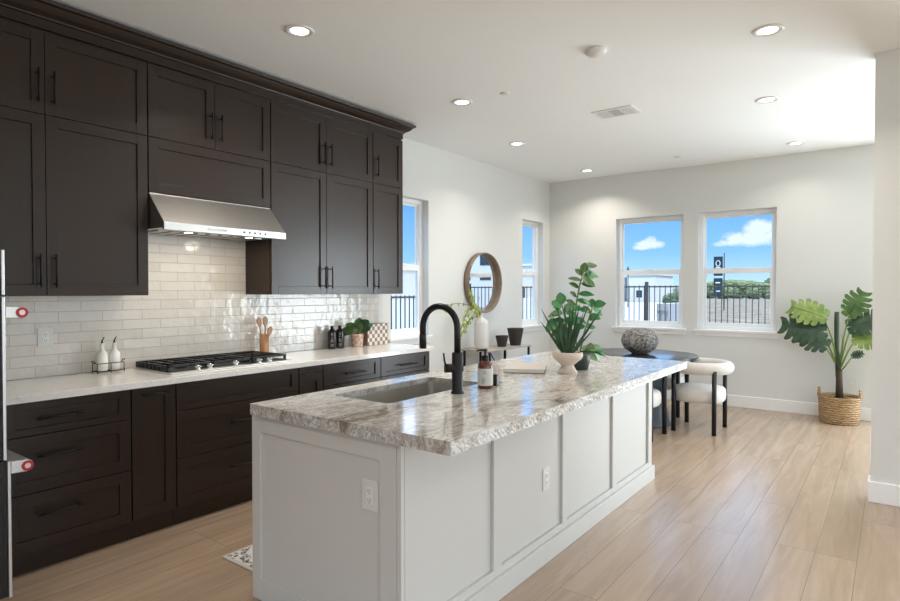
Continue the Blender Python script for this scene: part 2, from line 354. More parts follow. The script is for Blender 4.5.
# ================================================================== room shell
H = 3.05; YR = 8.01; XR = 9.0; YB = -3.5
struct('floor', MB().box(-.16, YB-.16, -.12, XR+.16, YR+.16, 0), 'oak_floor')
struct('ceiling', MB().box(-.16, YB-.16, H, XR+.16, YR+.16, H+.15), 'ceiling_paint')
WT, WB = 2.44, .942
def wall_with_holes(name, axis, face, back, a0, a1, holes, m='wall_paint'):
    mb = MB()
    def bx(p0, p1, z0, z1):
        if axis == 'X': mb.box(face, p0, z0, back, p1, z1)
        else: mb.box(p0, face, z0, p1, back, z1)
    cur = a0
    for (h0, h1, z0, z1) in holes:
        bx(cur, h0, 0, H)
        if z0 > 0: bx(h0, h1, 0, z0)
        bx(h0, h1, z1, H)
        cur = h1
    bx(cur, a1, 0, H)
    return struct(name, mb, m)
LA = (4.50, 5.118); LB = (7.19, 7.80)
RA = (1.024, 1.929); RB = (2.115, 3.005)
wall_with_holes('wall_left', 'X', 0, -.16, YB, YR+.16, [(*LA, WB, WT), (*LB, WB, WT)])
wall_with_holes('wall_rear', 'Y', YR, YR+.16, 0, XR+.16, [(*RA, WB, WT), (*RB, WB, WT), (4.30, 7.40, .05, 2.35)])
# the wall end at the right of the picture: it returns to the right towards the living side
struct('wall_right', MB().box(4.018, 4.95, 0, 4.62, 5.10, H), 'wall_paint')
wall_with_holes('wall_living', 'X', XR, XR+.16, YB, YR, [(-1.9, 2.7, .05, 2.40)])
wall_with_holes('wall_back', 'Y', YB, YB-.16, 0, XR, [(3.2, 6.8, .05, 2.40)])

def window(name, axis, face, sgn, a0, a1):
    """single-hung white vinyl window; face = plane of the wall's inner side, sgn = outward direction"""
    mb = MB()
    def bx(mb, p0, p1, d0, d1, z0, z1):
        if axis == 'X': mb.box(face+sgn*d0, p0, z0, face+sgn*d1, p1, z1)
        else: mb.box(p0, face+sgn*d0, z0, p1, face+sgn*d1, z1)
    f = .045; D0, D1 = .085, .155
    bx(mb, a0, a0+f, D0, D1, WB, WT); bx(mb, a1-f, a1, D0, D1, WB, WT); bx(mb, a0+f, a1-f, D0, D1, WT-f, WT); bx(mb, a0+f, a1-f, D0, D1, WB, WB+f)
    root = struct(name, mb, 'vinyl_white', .003)
    mid = 1.69
    up = MB(); s = .022
    bx(up, a0+f, a1-f, .125, .145, mid-.02, mid+.038)
    bx(up, a0+f, a0+f+s, .125, .145, mid+.03, WT-f); bx(up, a1-f-s, a1-f, .125, .145, mid+.03, WT-f); bx(up, a0+f+s, a1-f-s, .125, .145, WT-f-s, WT-f)
    up.build('upper_sash', 'vinyl_white', root)
    lo = MB(); s = .034
    bx(lo, a0+f, a0+f+s, .092, .118, WB+f, mid+.03); bx(lo, a1-f-s, a1-f, .092, .118, WB+f, mid+.03)
    bx(lo, a0+f+s, a1-f-s, .092, .118, mid-.028, mid+.035); bx(lo, a0+f+s, a1-f-s, .092, .118, WB+f, WB+f+.045)
    lo.build('lower_sash', 'vinyl_white', root, .002)
    g = MB(); bx(g, a0+f, a1-f, .132, .136, mid, WT-f); g.build('upper_pane', 'window_glass', root)
    g = MB(); bx(g, a0+f+.01, a1-f-.01, .103, .107, WB+f, mid); g.build('lower_pane', 'window_glass', root)
    si = MB(); bx(si, a0-.045, a1+.045, -.03, 0.0, WB-.022, WB+.004); bx(si, a0+.001, a1-.001, 0.0, .085, WB-.0, WB+.004)
    bx(si, a0-.03, a1+.03, -.012, 0.0, WB-.075, WB-.022)
    si.build('window_sill', 'trim_white', root, .003)
    lk = MB(); c_ = (a0+a1)/2; bx(lk, c_-.03, c_+.03, .080, .092, mid+.03, mid+.045); lk.build('sash_lock', 'vinyl_white', root)
    return root
window('window_1', 'X', 0, -1, *LA); window('window_2', 'X', 0, -1, *LB)
window('window_3', 'Y', YR, 1, *RA); window('window_4', 'Y', YR, 1, *RB)
# assumed sliding door frames, all unseen, built around the added area lights
def unseen_slider(name, axis, face, sgn, a0, a1, z1):
    mb = MB()
    def bx(mb, p0, p1, d0, d1, z0, z1):
        if axis == 'X': mb.box(face+sgn*d0, p0, z0, face+sgn*d1, p1, z1)
        else: mb.box(p0, face+sgn*d0, z0, p1, face+sgn*d1, z1)
    f = .06; mid = (a0+a1)/2
    for p0, p1, q0, q1 in ((a0, a0+f, .05, z1), (a1-f, a1, .05, z1), (mid-f, mid+f, .05, z1), (a0, a1, z1-f, z1), (a0, a1, .05, .05+f)): bx(mb, p0, p1, .04, .10, q0, q1)
    r = struct(name, mb, 'vinyl_white')
    return r
unseen_slider('unseen_slider_rear', 'Y', YR, 1, 4.30, 7.40, 2.35); unseen_slider('unseen_slider_side', 'X', XR, 1, -1.9, 2.7, 2.40); unseen_slider('unseen_slider_back', 'Y', YB, -1, 3.2, 6.8, 2.40)

BH = .142
def base(name, mb): return struct(name, mb, 'trim_white', .004)
base('baseboard_rear', MB().box(.015, YR-.015, 0, 4.28, YR, BH))
base('baseboard_left', MB().box(0, 4.36, 0, .015, YR, BH))
base('baseboard_right', MB().box(4.003, 4.935, 0, 4.62, 4.95, BH).box(4.003, 4.95, 0, 4.018, 5.10, BH))

# tile backsplash on the kitchen wall
tb = MB().box(0, .30, .919, .012, 4.31, 1.413).box(0, 1.868, 1.413, .012, 2.792, 2.07)
tag(struct('wall_tiles', tb, 'subway_tile'), 'glossy off-white subway tile backsplash above the white counter')

# ================================================================== kitchen cabinets
CW = 'cabinet_wood'
def door_mesh(y0, y1, z0, z1, xf, g=.0018, st=.062, t=.020, rec=.010):
    y0 += g; y1 -= g; z0 += g; z1 -= g
    m_ = MB()
    if z1-z0 < .13: st_z = .026
    elif z1-z0 < .2: st_z = .036
    else: st_z = st
    st = min(st, (y1-y0)*.26)
    xb = xf-t
    m_.box(xb, y0, z0, xf, y0+st, z1); m_.box(xb, y1-st, z0, xf, y1, z1)
    m_.box(xb, y0+st, z0, xf, y1-st, z0+st_z); m_.box(xb, y0+st, z1-st_z, xf, y1-st, z1)
    m_.box(xb, y0+st, z0+st_z, xf-rec, y1-st, z1-st_z)
    return m_
def pull(root, part, xf, y, z, length, vertical):
    m_ = MB(); r = .0058; so = .032
    if vertical:
        m_.cyl((xf+so, y, z-length/2), (xf+so, y, z+length/2), r, 12)
        for q in (-.38, .38): m_.cyl((xf, y, z+q*length), (xf+so, y, z+q*length), .0045, 10)
    else:
        m_.cyl((xf+so, y-length/2, z), (xf+so, y+length/2, z), r, 12)
        for q in (-.38, .38): m_.cyl((xf, y+q*length, z), (xf+so, y+q*length, z), .0045, 10)
    m_.build('handle', 'black_metal', part)
ZB, ZS, ZT = 1.412, 2.422, 2.882
XU = .342
def upper(y0, y1, z0, label, fronts):
    t = thing('upper_cabinet', (0.0, y0, z0), label, 'cabinet', 'dark upper wall cabinets')
    MB().box(.013, y0+.0008, z0, XU-.021, y1-.0008, 2.895).build('body', CW, t)
    for (a, b_, c_, d_, hy, hz) in fronts:
        dr = door_mesh(a, b_, c_, d_, XU).build('door' if hy is not None else 'front_panel', CW, t, .0012)
        if hy is not None: pull(t, dr, XU, hy, hz, .185, True)
    return t
UH, LH = 2.572, 1.552
upper(.74, 1.868, ZB, 'dark brown tall double upper cabinet left of the range hood, cut by the picture edge',
      [(.74, 1.3, ZB, ZS, 1.262, LH), (1.3, 1.866, ZB, ZS, 1.338, LH), (.74, 1.3, ZS, ZT, 1.262, UH), (1.3, 1.866, ZS, ZT, 1.338, UH)])
upper(1.868, 2.792, 2.068, 'short dark brown upper cabinet directly above the range hood, two small doors over a panel',
      [(1.870, 2.332, ZS, ZT, 2.295, UH), (2.332, 2.790, ZS, ZT, 2.370, UH), (1.870, 2.790, 2.07, ZS, None, None)])
upper(2.792, 3.895, ZB, 'tall dark brown double upper cabinet right of the range hood with four doors',
      [(2.795, 3.342, ZB, ZS, 3.304, LH), (3.342, 3.893, ZB, ZS, 3.380, LH), (2.795, 3.342, ZS, ZT, 3.304, UH), (3.342, 3.893, ZS, ZT, 3.380, UH)])
upper(3.895, 4.305, ZB, 'narrow dark brown upper cabinet at the window end, one door column',
      [(3.897, 4.303, ZB, ZS, 3.937, LH), (3.897, 4.303, ZS, ZT, 3.937, UH)])
# crown moulding: profile swept along the front and mitred round the far end
prof = [(0.0, 2.896), (XU, 2.896), (XU, 2.945), (XU+.012, 2.950), (XU+.014, 2.958), (XU+.045, 2.975), (XU+.060, 2.990), (XU+.072, 3.005), (XU+.088, 3.010), (XU+.092, 3.030), (0, 3.030)]
cm = MB(); e0 = .74; vs = []
for (x, z) in prof: vs.append((max(x, .002), e0, z))
for (x, z) in prof: vs.append((max(x, .002), 4.305 + max(0, x-XU), z))
k = len(prof); cm.add(vs, [tuple(range(k-1, -1, -1))]+[(i, (i+1) % k, k+(i+1) % k, k+i) for i in range(k)])
vs = [(.002, 4.305+max(0, x-XU), z) for (x, z) in prof[1:-1]]+[(x, 4.305+max(0, x-XU), z) for (x, z) in prof[1:-1]]
k = len(prof)-2; cm.add(vs, [(i, i+1, k+i+1, k+i) for i in range(k-1)]+[tuple(range(k-1, -1, -1))])
tag(cm.build('crown_molding', CW, None, .001, loc=(0, e0, 2.896)), 'dark brown crown molding running along the top of all upper cabinets', 'molding')

XB = .646
def base_cab(y0, y1, label, fronts):
    t = thing('base_cabinet', (0, y0, 0), label, 'cabinet', 'dark base cabinets under the white counter')
    MB().box(.002, y0+.0008, .10, XB-.021, y1-.0008, .881).build('body', CW, t)
    MB().box(.002, y0+.001, 0, .60, y1-.001, .10).build('toe_kick', CW, t)
    for (kind, a, b_, c_, d_, h) in fronts:
        dr = door_mesh(a, b_, c_, d_, XB, g=.0022).build(kind, CW, t, .0012)
        if h: 
            pull(t, dr, XB, (a+b_)/2 if len(h) < 4 else h[3], h[0], h[1], h[2])
Z0, Z1, Z2, Z3 = .112, .413, .706, .876
base_cab(.985, 1.612, 'dark base cabinet with three wide drawers, leftmost under the oil bottles',
         [('drawer', .987, 1.61, Z2, Z3, (.79, .22, False, 1.245)), ('drawer', .987, 1.61, Z1, Z2, (.60, .22, False, 1.245)), ('drawer', .987, 1.61, Z0, Z1, (.30, .22, False, 1.245))])
base_cab(1.612, 1.876, 'narrow dark pull-out base cabinet left of the cooktop drawers',
         [('door', 1.614, 1.874, Z0, Z3, (.838, .17, False))])
base_cab(1.876, 2.806, 'wide dark drawer base cabinet directly below the gas cooktop',
         [('front_panel', 1.878, 2.804, Z2, Z3, None), ('drawer', 1.878, 2.804, Z1, Z2, (.58, .22, False)), ('drawer', 1.878, 2.804, Z0, Z1, (.285, .22, False))])
base_cab(2.806, 3.036, 'narrowest dark base cabinet with small top drawer, right of the cooktop',
         [('drawer', 2.808, 3.034, .826, Z3, None), ('door', 2.808, 3.034, Z0, .826, None)])
base_cab(3.036, 3.674, 'dark drawer base cabinet under the two black bottles, second from the window end',
         [('drawer', 3.038, 3.672, Z2, Z3, (.785, .22, False)), ('drawer', 3.038, 3.672, Z1, Z2, (.60, .22, False)), ('drawer', 3.038, 3.672, Z0, Z1, (.30, .22, False))])
base_cab(3.674, 4.335, 'dark drawer base cabinet at the window end under the checkered box',
         [('drawer', 3.676, 4.333, Z2, Z3, (.785, .22, False)), ('drawer', 3.676, 4.333, Z1, Z2, (.60, .22, False)), ('drawer', 3.676, 4.333, Z0, Z1, (.30, .22, False))])
CT = .919
tag(MB().box(.0125, .985, .8815, .680, 4.362, CT).build('white_countertop', 'quartz_white', None, .003, loc=(0, .985, .8815)), 'long white quartz countertop along the tiled kitchen wall', 'countertop')

# wall oven tower at the left picture edge (its front faces +y)
t = thing('oven_cabinet', (.72, .25, 0), 'tall dark oven cabinet at the far left picture edge', 'cabinet')
MB().box(.40, .25, 0, 1.108, .815, 2.5).build('body', CW, t)
t = thing('built_in_oven', (.75, .82, .5), 'built-in black and steel double wall oven seen edge-on at far left', 'oven')
MB().box(.43, .816, .12, 1.118, .822, 1.625).build('face', 'appliance_black', t)
for nm, z0, z1, yy in (('control_panel', 1.423, 1.615, .876), ('upper_door', .722, 1.416, .876), ('lower_door', .13, .714, .890)):
    d_ = MB().box(.43, .824, z0, 1.112, yy-.012, z1).build(nm, 'appliance_black', t, .002)
    MB().box(.43, yy-.012, z0, 1.125, yy, z1).build('edge_trim', 'stainless_lip', d_, .002)
    if nm != 'control_panel':
        zz = 1.348 if nm == 'upper_door' else .682
        hd = MB().prism([(yy, zz-.024), (yy+.06, zz-.026), (yy+.078, zz-.018), (yy+.086, zz), (yy+.078, zz+.018), (yy+.06, zz+.026), (yy, zz+.030)], .50, 1.125, 'X').build('handle', 'stainless_lip', d_, .004)
        cx_ = yy+.060
        MB().cyl((1.125, cx_, zz), (1.129, cx_, zz), .0225, 28).build('medallion_ring', 'red_medallion', d_)
        MB().cyl((1.129, cx_, zz), (1.1305, cx_, zz), .0115, 20).build('medallion_center', 'medallion_silver', d_)

# ------------------------------------------------------------------ range hood
t = thing('range_hood', (0, 1.868, 1.82), 'stainless under-cabinet range hood above the gas cooktop', 'range hood')
hb = MB().prism([(.014, 1.833), (.50, 1.833), (.524, 1.868), (.344, 2.060), (.344, 2.066), (.014, 2.066)], 1.872, 2.786)
hb.build('canopy', 'stainless', t, .0015)
MB().box(.505, 1.872, 1.822, .528, 2.786, 1.868).build('control_strip', 'stainless_lip', t, .001)
MB().box(.5282, 2.16, 1.838, .5292, 2.30, 1.852).build('name_plate', 'chrome', t)
for i in range(5): MB().cyl((.528, 2.435+i*.043, 1.846), (.5315, 2.435+i*.043, 1.846), .0068, 12).build('button', 'ink', t)
for i in range(2): MB().cyl((.528, 2.66+i*.03, 1.846), (.530, 2.66+i*.03, 1.846), .004, 12).build('button', 'vent_grey', t)
for y in (2.10, 2.56):
    MB().cyl((.40, y, 1.833), (.40, y, 1.824), .032, 24).build('lamp_ring', 'chrome', t)
    MB().cyl((.40, y, 1.8238), (.40, y, 1.8222), .024, 24).build('lamp_lens', 'hood_lens', t)
    light('hood_lamp', 'AREA', (.40, y, 1.816), (0, 0, 0), 1.6, (1, .86, .66), .05, shape='DISK')
bf = MB()
for i in range(9): bf.box(.06, 1.93+i*.09, 1.826, .34, 1.99+i*.09, 1.833)
bf.build('filter', 'stainless', t)

# ------------------------------------------------------------------ gas cooktop
t = thing('gas_cooktop', (.07, 1.90, CT), 'black cast-iron gas cooktop with chrome knobs set in white counter', 'cooktop')
MB().box(.065, 1.895, CT, .555, 2.815, CT+.010).build('steel_tray', 'stainless_lip', t, .003)
MB().box(.085, 1.915, CT+.010, .500, 2.795, CT+.016).build('burner_pan', 'iron_black', t, .002)
for gi in range(3):
    y0 = 1.905+gi*.302; y1 = y0+.296; g = MB(); zt, zb = CT+.050, CT+.036
    x0, x1 = .075, .500
    g.box(x0, y0, zb, x1, y0+.014, zt); g.box(x0, y1-.014, zb, x1, y1, zt); g.box(x0, y0, zb, x0+.014, y1, zt); g.box(x1-.014, y0, zb, x1, y1, zt)
    g.box((x0+x1)/2-.006, y0, zb, (x0+x1)/2+.006, y1, zt)
    for k_ in range(1, 4): g.box(x0, y0+k_*(y1-y0)/4-.005, zb, x1, y0+k_*(y1-y0)/4+.005, zt)
    for xx in (x0, x1-.016):
        for yy in (y0, y1-.016): g.box(xx, yy, CT+.010, xx+.016, yy+.016, zb)
    for k_ in range(8): g.box(x0+.03+k_*.05, y0-.004, CT+.014, x0+.05+k_*.05, y0+.014, zt)
    g.build('grate', 'iron_black', t, .002)
for (bx_, by_, br_) in ((.19, 2.05, .042), (.38, 2.05, .036), (.29, 2.355, .058), (.19, 2.66, .042), (.38, 2.66, .036)):
    bb = MB().lathe([(br_, 0), (br_, .010), (br_*.8, .012), (br_*.8, .018), (0, .020)], (bx_, by_, CT+.015), 24); bb.build('burner', 'iron_black', t)
for y in (2.085, 2.17, 2.36, 2.55, 2.635):
    kb = MB(); c_ = (.528, y, CT+.010)
    kb.lathe([(.020, 0), (.020, .008), (.015, .010), (.0145, .030), (.010, .033), (0, .033)], c_, 20)
    for q in range(3):
        an = q*PI/3; kb.add([], [])
        kb.tube([(c_[0]-.021*math.cos(an), c_[1]-.021*math.sin(an), c_[2]+.022), (c_[0]+.021*math.cos(an), c_[1]+.021*math.sin(an), c_[2]+.022)], .006, 8)
    kb.build('knob', 'chrome', t)

# ------------------------------------------------------------------ island
IX0, IX1, IY0, IY1 = 1.75, 2.914, 1.632, 4.56
BX0, BX1, BY0, BY1 = 1.727, 2.660, 1.660, 4.545
BX0 = 1.775
t = thing('kitchen_island', (2.2, 3.0, 0), 'white paneled kitchen island base under the veined stone top', 'island')
ib = MB()
ib.box(BX0-.0, BY0+.016, .10, BX1-.022, 1.96, .862)
ib.box(BX0, 2.86, .10, BX1-.022, BY1-.016, .862)
ib.box(BX0, 1.96, .10, 1.80, 2.86, .862); ib.box(2.33, 1.96, .10, BX1-.022, 2.86, .862); ib.box(1.80, 1.96, .10, 2.33, 2.86, .14)
ib.box(BX0+.07, BY0+.016, 0, BX1-.022, BY1-.016, .10)
ib.build('body', 'island_paint', t)
# near end panel (shaker frame) ; reaches the floor
ep = MB(); x0, x1 = 1.727, 2.636; y0, y1 = BY0, BY0+.016
ep.box(x0, y0, 0, x0+.062, y1, .862); ep.box(x1-.085, y0, 0, x1, y1, .862); ep.box(x0+.062, y0, .785, x1-.085, y1, .862); ep.box(x0+.062, y0, 0, x1-.085, y1, .10)
ep.box(x0+.062, y0+.009, .10, x1-.085, y1, .785)
ep.build('end_panel', 'island_paint', t, .0012)
ep = MB(); ep.box(1.727, BY1-.016, 0, 2.640, BY1, .862); ep.build('end_panel', 'island_paint', t, .0012)
# long face with four recessed panels
sp = MB(); xa, xb = BX1-.016, BX1
edges = [(1.685, 2.283), (2.356, 2.992), (3.05, 3.724), (3.80, 4.437)]
cur = BY0+.030
sp.box(xa, BY0+.022, .11, xb, BY0+.034, .862)
cur = BY0+.034; z0, z1 = .139, .862
stiles = [(2.305, 2.380), (3.020, 3.078), (3.757, 3.833), (4.470, BY1)]
for (a_, b_) in stiles: sp.box(xa, a_, .0, xb, b_, .862)
prev = BY0+.034
for (a_, b_) in stiles:
    sp.box(xa, prev, 0, xb, a_, .139); sp.box(xa-.004, prev, .139, xa, a_, .862); prev = b_
sp.build('side_panel', 'island_paint', t, .0012)
MB().box(2.638, BY0, 0, BX1, BY0+.020, .862).build('corner_post', 'island_paint', t, .0012)
MB().box(BX1+.0005, BY0+.0, 0, BX1+.019, BY1+.018, .105).box(BX1-.02, BY1+.0005, 0, BX1+.0005, BY1+.018, .105).build('baseboard', 'island_paint', t, .003)
# aisle side doors (dark gap lines), seen only from the kitchen side
for i in range(5):
    a_ = BY0+.03+i*.565; dm = door_mesh(a_, a_+.563, .105, .855, .0); dm.v = [(BX0-.0-x, y, z) for (x, y, z) in [(v[0]+.0, v[1], v[2]) for v in dm.v]]
    dm.v = [(x-.0205, y, z) for (x, y, z) in dm.v]
    dm.v = [(2*(BX0-.0115)-x-.0, y, z) for (x, y, z) in dm.v]
    dm.build('door', 'island_paint', t, .0012)

def outlet(name, c, nrm, label, w_=.075, h_=.120, rot=False):
    t = thing(name, c, label, 'outlet')
    def bx(a0, a1, z0, z1, d0, d1):
        m_ = MB()
        if nrm == '+X': m_.box(c[0]+d0, c[1]+a0, c[2]+z0, c[0]+d1, c[1]+a1, c[2]+z1)
        else: m_.box(c[0]+a0, c[1]-d0, c[2]+z0, c[0]+a1, c[1]-d1, c[2]+z1)
        return m_
    bx(-w_/2, w_/2, -h_/2, h_/2, 0, .006).build('cover_plate', 'plate_white', t, .002)
    bx(-.017, .017, -.034, .034, .006, .0085).build('receptacle', 'white_plastic', t, .001)
    s_ = MB()
    for z in (-.018, .018):
        for a in (-.007, .005):
            q = bx(a, a+.0022, z-.004, z+.006, .0085, .009); s_.add(q.v, q.f)
        q = bx(-.002, .002, z-.012, z-.008, .0085, .009); s_.add(q.v, q.f)
    s_.build('slots', 'slot_dark', t)
outlet('wall_outlet', (2.492, BY0+.009, .637), '-Y', 'white power outlet on the island end panel, right upper part', .085, .125)
outlet('wall_outlet', (BX1-.016, 2.845, .430), '+X', 'white power outlet on the long seating side of the island', .072, .118)
outlet('wall_outlet', (.012, 1.400, 1.158), '+X', 'white power outlet on the tiles left of the oil bottles', .082, .118)
outlet('wall_outlet', (3.767, YR, .407), '-Y', 'small white outlet on the rear wall behind the monstera basket', .072, .115)

# stone top with sink cut-out: outline extruded, irregular rocky edge
SX0, SX1, SY0, SY1 = 1.885, 2.270, 2.015, 2.80
def stone_ring():
    m_ = MB(); zt, zb = CT, CT-.050
    def rr(x0, x1, y0, y1, r, n=6):
        pts = []
        for (cx_, cy_, a0) in ((x1-r, y0+r, -PI/2), (x1-r, y1-r, 0), (x0+r, y1-r, PI/2), (x0+r, y0+r, PI)):
            for i in range(n+1):
                a = a0+i*PI/2/n; pts.append((cx_+r*math.cos(a), cy_+r*math.sin(a)))
        return pts
    inner = rr(SX0, SX1, SY0, SY1, .03)
    outer = rr(IX0, IX1, IY0, IY1, .006)
    n = len(inner)
    vs = [(x, y, zt) for x, y in outer]+[(x, y, zt) for x, y in inner]+[(x, y, zt-.03) for x, y in outer]+[(x, y, zt-.03) for x, y in inner]
    fs = []
    for i in range(n):
        j = (i+1) % n
        fs += [(i, j, n+j, n+i), (2*n+i, 3*n+i, 3*n+j, 2*n+j), (n+i, n+j, 3*n+j, 3*n+i)]
    m_.add(vs, fs)
    # outer edge band, subdivided and roughened
    ed = []; L = []
    for i in range(n):
        p, q = Vector(outer[i]), Vector(outer[(i+1) % n]); k_ = max(1, int((q-p).length/.012))
        for s_ in range(k_): L.append(p.lerp(q, s_/k_))
    rnd = random.Random(3); kk = len(L); rows = 5
    rv = []
    for r_ in range(rows+1):
        f = r_/rows; z = zt+(zb-zt)*f
        for i, p in enumerate(L):
            cdir = Vector((1 if p.x > IX1-.002 else (-1 if p.x < IX0+.002 else 0), 1 if p.y > IY1-.002 else (-1 if p.y < IY0+.002 else 0)))
            a = 0 if r_ in (0, rows) else rnd.uniform(-.0016, .0006)
            if r_ == 0: a = 0
            rv.append((p.x+cdir.x*a, p.y+cdir.y*a, z))
    rf = [(r_*kk+i, (r_+1)*kk+i, (r_+1)*kk+(i+1) % kk, r_*kk+(i+1) % kk) for r_ in range(rows) for i in range(kk)]
    o_ = len(rv); rv += [(min(max(p.x, IX0+.03), IX1-.03), min(max(p.y, IY0+.02), IY1-.03), zb) for p in L]+[(min(max(p.x, IX0+.03), IX1-.03), min(max(p.y, IY0+.02), IY1-.03), zt-.03) for p in L]
    rf += [(rows*kk+i, rows*kk+(i+1) % kk, o_+(i+1) % kk, o_+i) for i in range(kk)]+[(o_+i, o_+(i+1) % kk, o_+kk+(i+1) % kk, o_+kk+i) for i in range(kk)]
    return m_, MB().add(rv, rf)
t = thing('island_countertop', (2.33, 3.08, CT-.055), 'grey-brown veined stone countertop with thick edge on the island', 'countertop')
a_, b_ = stone_ring(); a_.build('slab', 'quartzite', t); b_.build('rough_edge', 'quartzite_edge', t)

# sink
t = thing('kitchen_sink', (2.07, 2.41, .68), 'undermount stainless steel sink set into the island stone top', 'sink')
def basin():
    m_ = MB(); z0, z1 = .69, CT-.0305
    n = 8
    def rr(x0, x1, y0, y1, r):
        pts = []
        for (cx_, cy_, a0) in ((x1-r, y0+r, -PI/2), (x1-r, y1-r, 0), (x0+r, y1-r, PI/2), (x0+r, y0+r, PI)):
            for i in range(n+1):
                a = a0+i*PI/2/n; pts.append((cx_+r*math.cos(a), cy_+r*math.sin(a)))
        return pts
    A_ = .004
    rings = [(rr(SX0-A_-.02, SX1+A_+.02, SY0-A_-.02, SY1+A_+.02, .04), z1), (rr(SX0-A_, SX1+A_, SY0-A_, SY1+A_, .03), z1), (rr(SX0-A_, SX1+A_, SY0-A_, SY1+A_, .03), z0+.03),
             (rr(SX0+.006, SX1-.006, SY0+.006, SY1-.006, .03), z0+.008), (rr(SX0+.03, SX1-.03, SY0+.03, SY1-.03, .03), z0)]
    vs = []; fs = []; k = len(rings[0][0])
    for pts, z in rings: vs += [(x, y, z) for x, y in pts]
    for i in range(len(rings)-1):
        for j in range(k): fs.append((i*k+j, i*k+(j+1) % k, (i+1)*k+(j+1) % k, (i+1)*k+j))
    fs.append(tuple((len(rings)-1)*k+j for j in range(k)))
    return m_.add(vs, fs)
b_ = basin().build('basin', 'sink_steel', t)
MB().lathe([(.045, 0), (.045, .004), (.03, .004), (.028, .001), (0, .001)], (2.06, 2.60, .6905), 24).build('drain', 'chrome', t)

# faucet
fx, fy = 2.354, 2.438
t = thing('faucet', (fx, fy, CT), 'matte black gooseneck kitchen faucet behind the island sink', 'faucet')
MB().lathe([(.034, 0), (.034, .006), (.030, .009), (.0285, .012), (.0285, .205), (.026, .208), (.0, .208)], (fx, fy, CT), 28).build('column', 'faucet_black', t)
R_ = .114; path = [(fx, fy, CT+.20), (fx, fy, CT+.32)]
for i in range(1, 17):
    a = i*PI/16; path.append((fx-R_+R_*math.cos(a), fy, CT+.328+R_*math.sin(a)))
path.append((fx-2*R_, fy, CT+.29))
MB().tube(path, .0170, 18).build('spout', 'faucet_black', t)
MB().tube([(fx-2*R_, fy, CT+.292), (fx-2*R_, fy, CT+.285), (fx-2*R_, fy, CT+.215)], [.0172, .0190, .0190], 18).build('spray_head', 'faucet_black', t)
lv = MB().cyl((fx+.018, fy+.022, CT+.128), (fx-.045, fy-.048, CT+.128), .0225, 22).build('valve', 'faucet_black', t)
MB().tube([(fx-.040, fy-.042, CT+.135), (fx-.048, fy-.046, CT+.165), (fx-.052, fy-.048, CT+.205)], [.006, .0052, .0045], 10).build('lever', 'faucet_black', t)

# amber pump bottle and small black block beside the sink
c_ = (2.382, 2.653, CT)
t = thing('soap_dispenser', c_, 'amber pump soap bottle with pale label beside the faucet', 'soap bottle')
MB().lathe([(.038, 0), (.041, .004), (.041, .118), (.038, .130), (.024, .144), (.016, .150), (.015, .160), (0, .160)], c_, 32).build('bottle', 'amber_glass', t)
lb = MB(); n = 36; lb.lathe([(.0417, .018), (.0417, .108)], c_, n); lb.f = lb.f[:n]; lb.sm = lb.sm[:n]; lb.build('paper_label', 'label_cream', t)
vx = Vector((4.134-c_[0], -c_[1], 0)).normalized(); vt = Vector((-vx.y, vx.x, 0)); ang0 = math.atan2(vx.y, vx.x)
tx = MB()
for (row, w0, w1) in ((.094, -.30, .10), (.084, -.30, .20), (.056, -.45, -.10), (.048, -.45, .0), (.040, -.45, -.05), (.032, -.45, -.15)):
    s0 = w0
    while s0 < w1:
        l_ = .05; a0, a1 = ang0+s0, ang0+s0+l_
        tx.add([(c_[0]+.0419*math.cos(a_), c_[1]+.0419*math.sin(a_), c_[2]+z) for a_, z in ((a0, row-.0022), (a1, row-.0022), (a1, row+.0022), (a0, row+.0022))], [(0, 1, 2, 3)]); s0 += .085
tx.build('printed_text', 'ink', t)
pm = MB().lathe([(.018, .150), (.019, .152), (.019, .172), (.012, .176), (.0065, .178), (.0065, .200), (.012, .201), (.012, .208), (0, .210)], c_, 24)
pm.tube([(c_[0], c_[1], c_[2]+.205), (c_[0]-.020, c_[1]-.026, c_[2]+.205), (c_[0]-.030, c_[1]-.038, c_[2]+.200)], [.006, .005, .004], 10)
pm.build('pump', 'faucet_black', t)
tag(MB().box(2.372, 2.735, CT, 2.402, 2.762, CT+.064).build('sponge_holder', 'bottle_black', None, .004, loc=(2.387, 2.748, CT)), 'small black upright holder just right of the amber soap bottle', 'holder')

# thick book
t = thing('coffee_table_book', (2.155, 3.205, CT), 'thick beige book lying flat on the island beside the footed planter', 'book', rz=math.radians(27))
MB().box(0, 0, 0, .262, .385, .0035).build('cover', 'book_dark', t, .001, local=True)
MB().box(.003, .004, .0036, .257, .381, .024).build('pages', 'book_pages', t, .001, local=True)
MB().box(0, 0, .0241, .262, .385, .0275).box(-.001, 0, .0036, .0025, .385, .0241).build('cover', 'book_cover', t, .001, local=True)

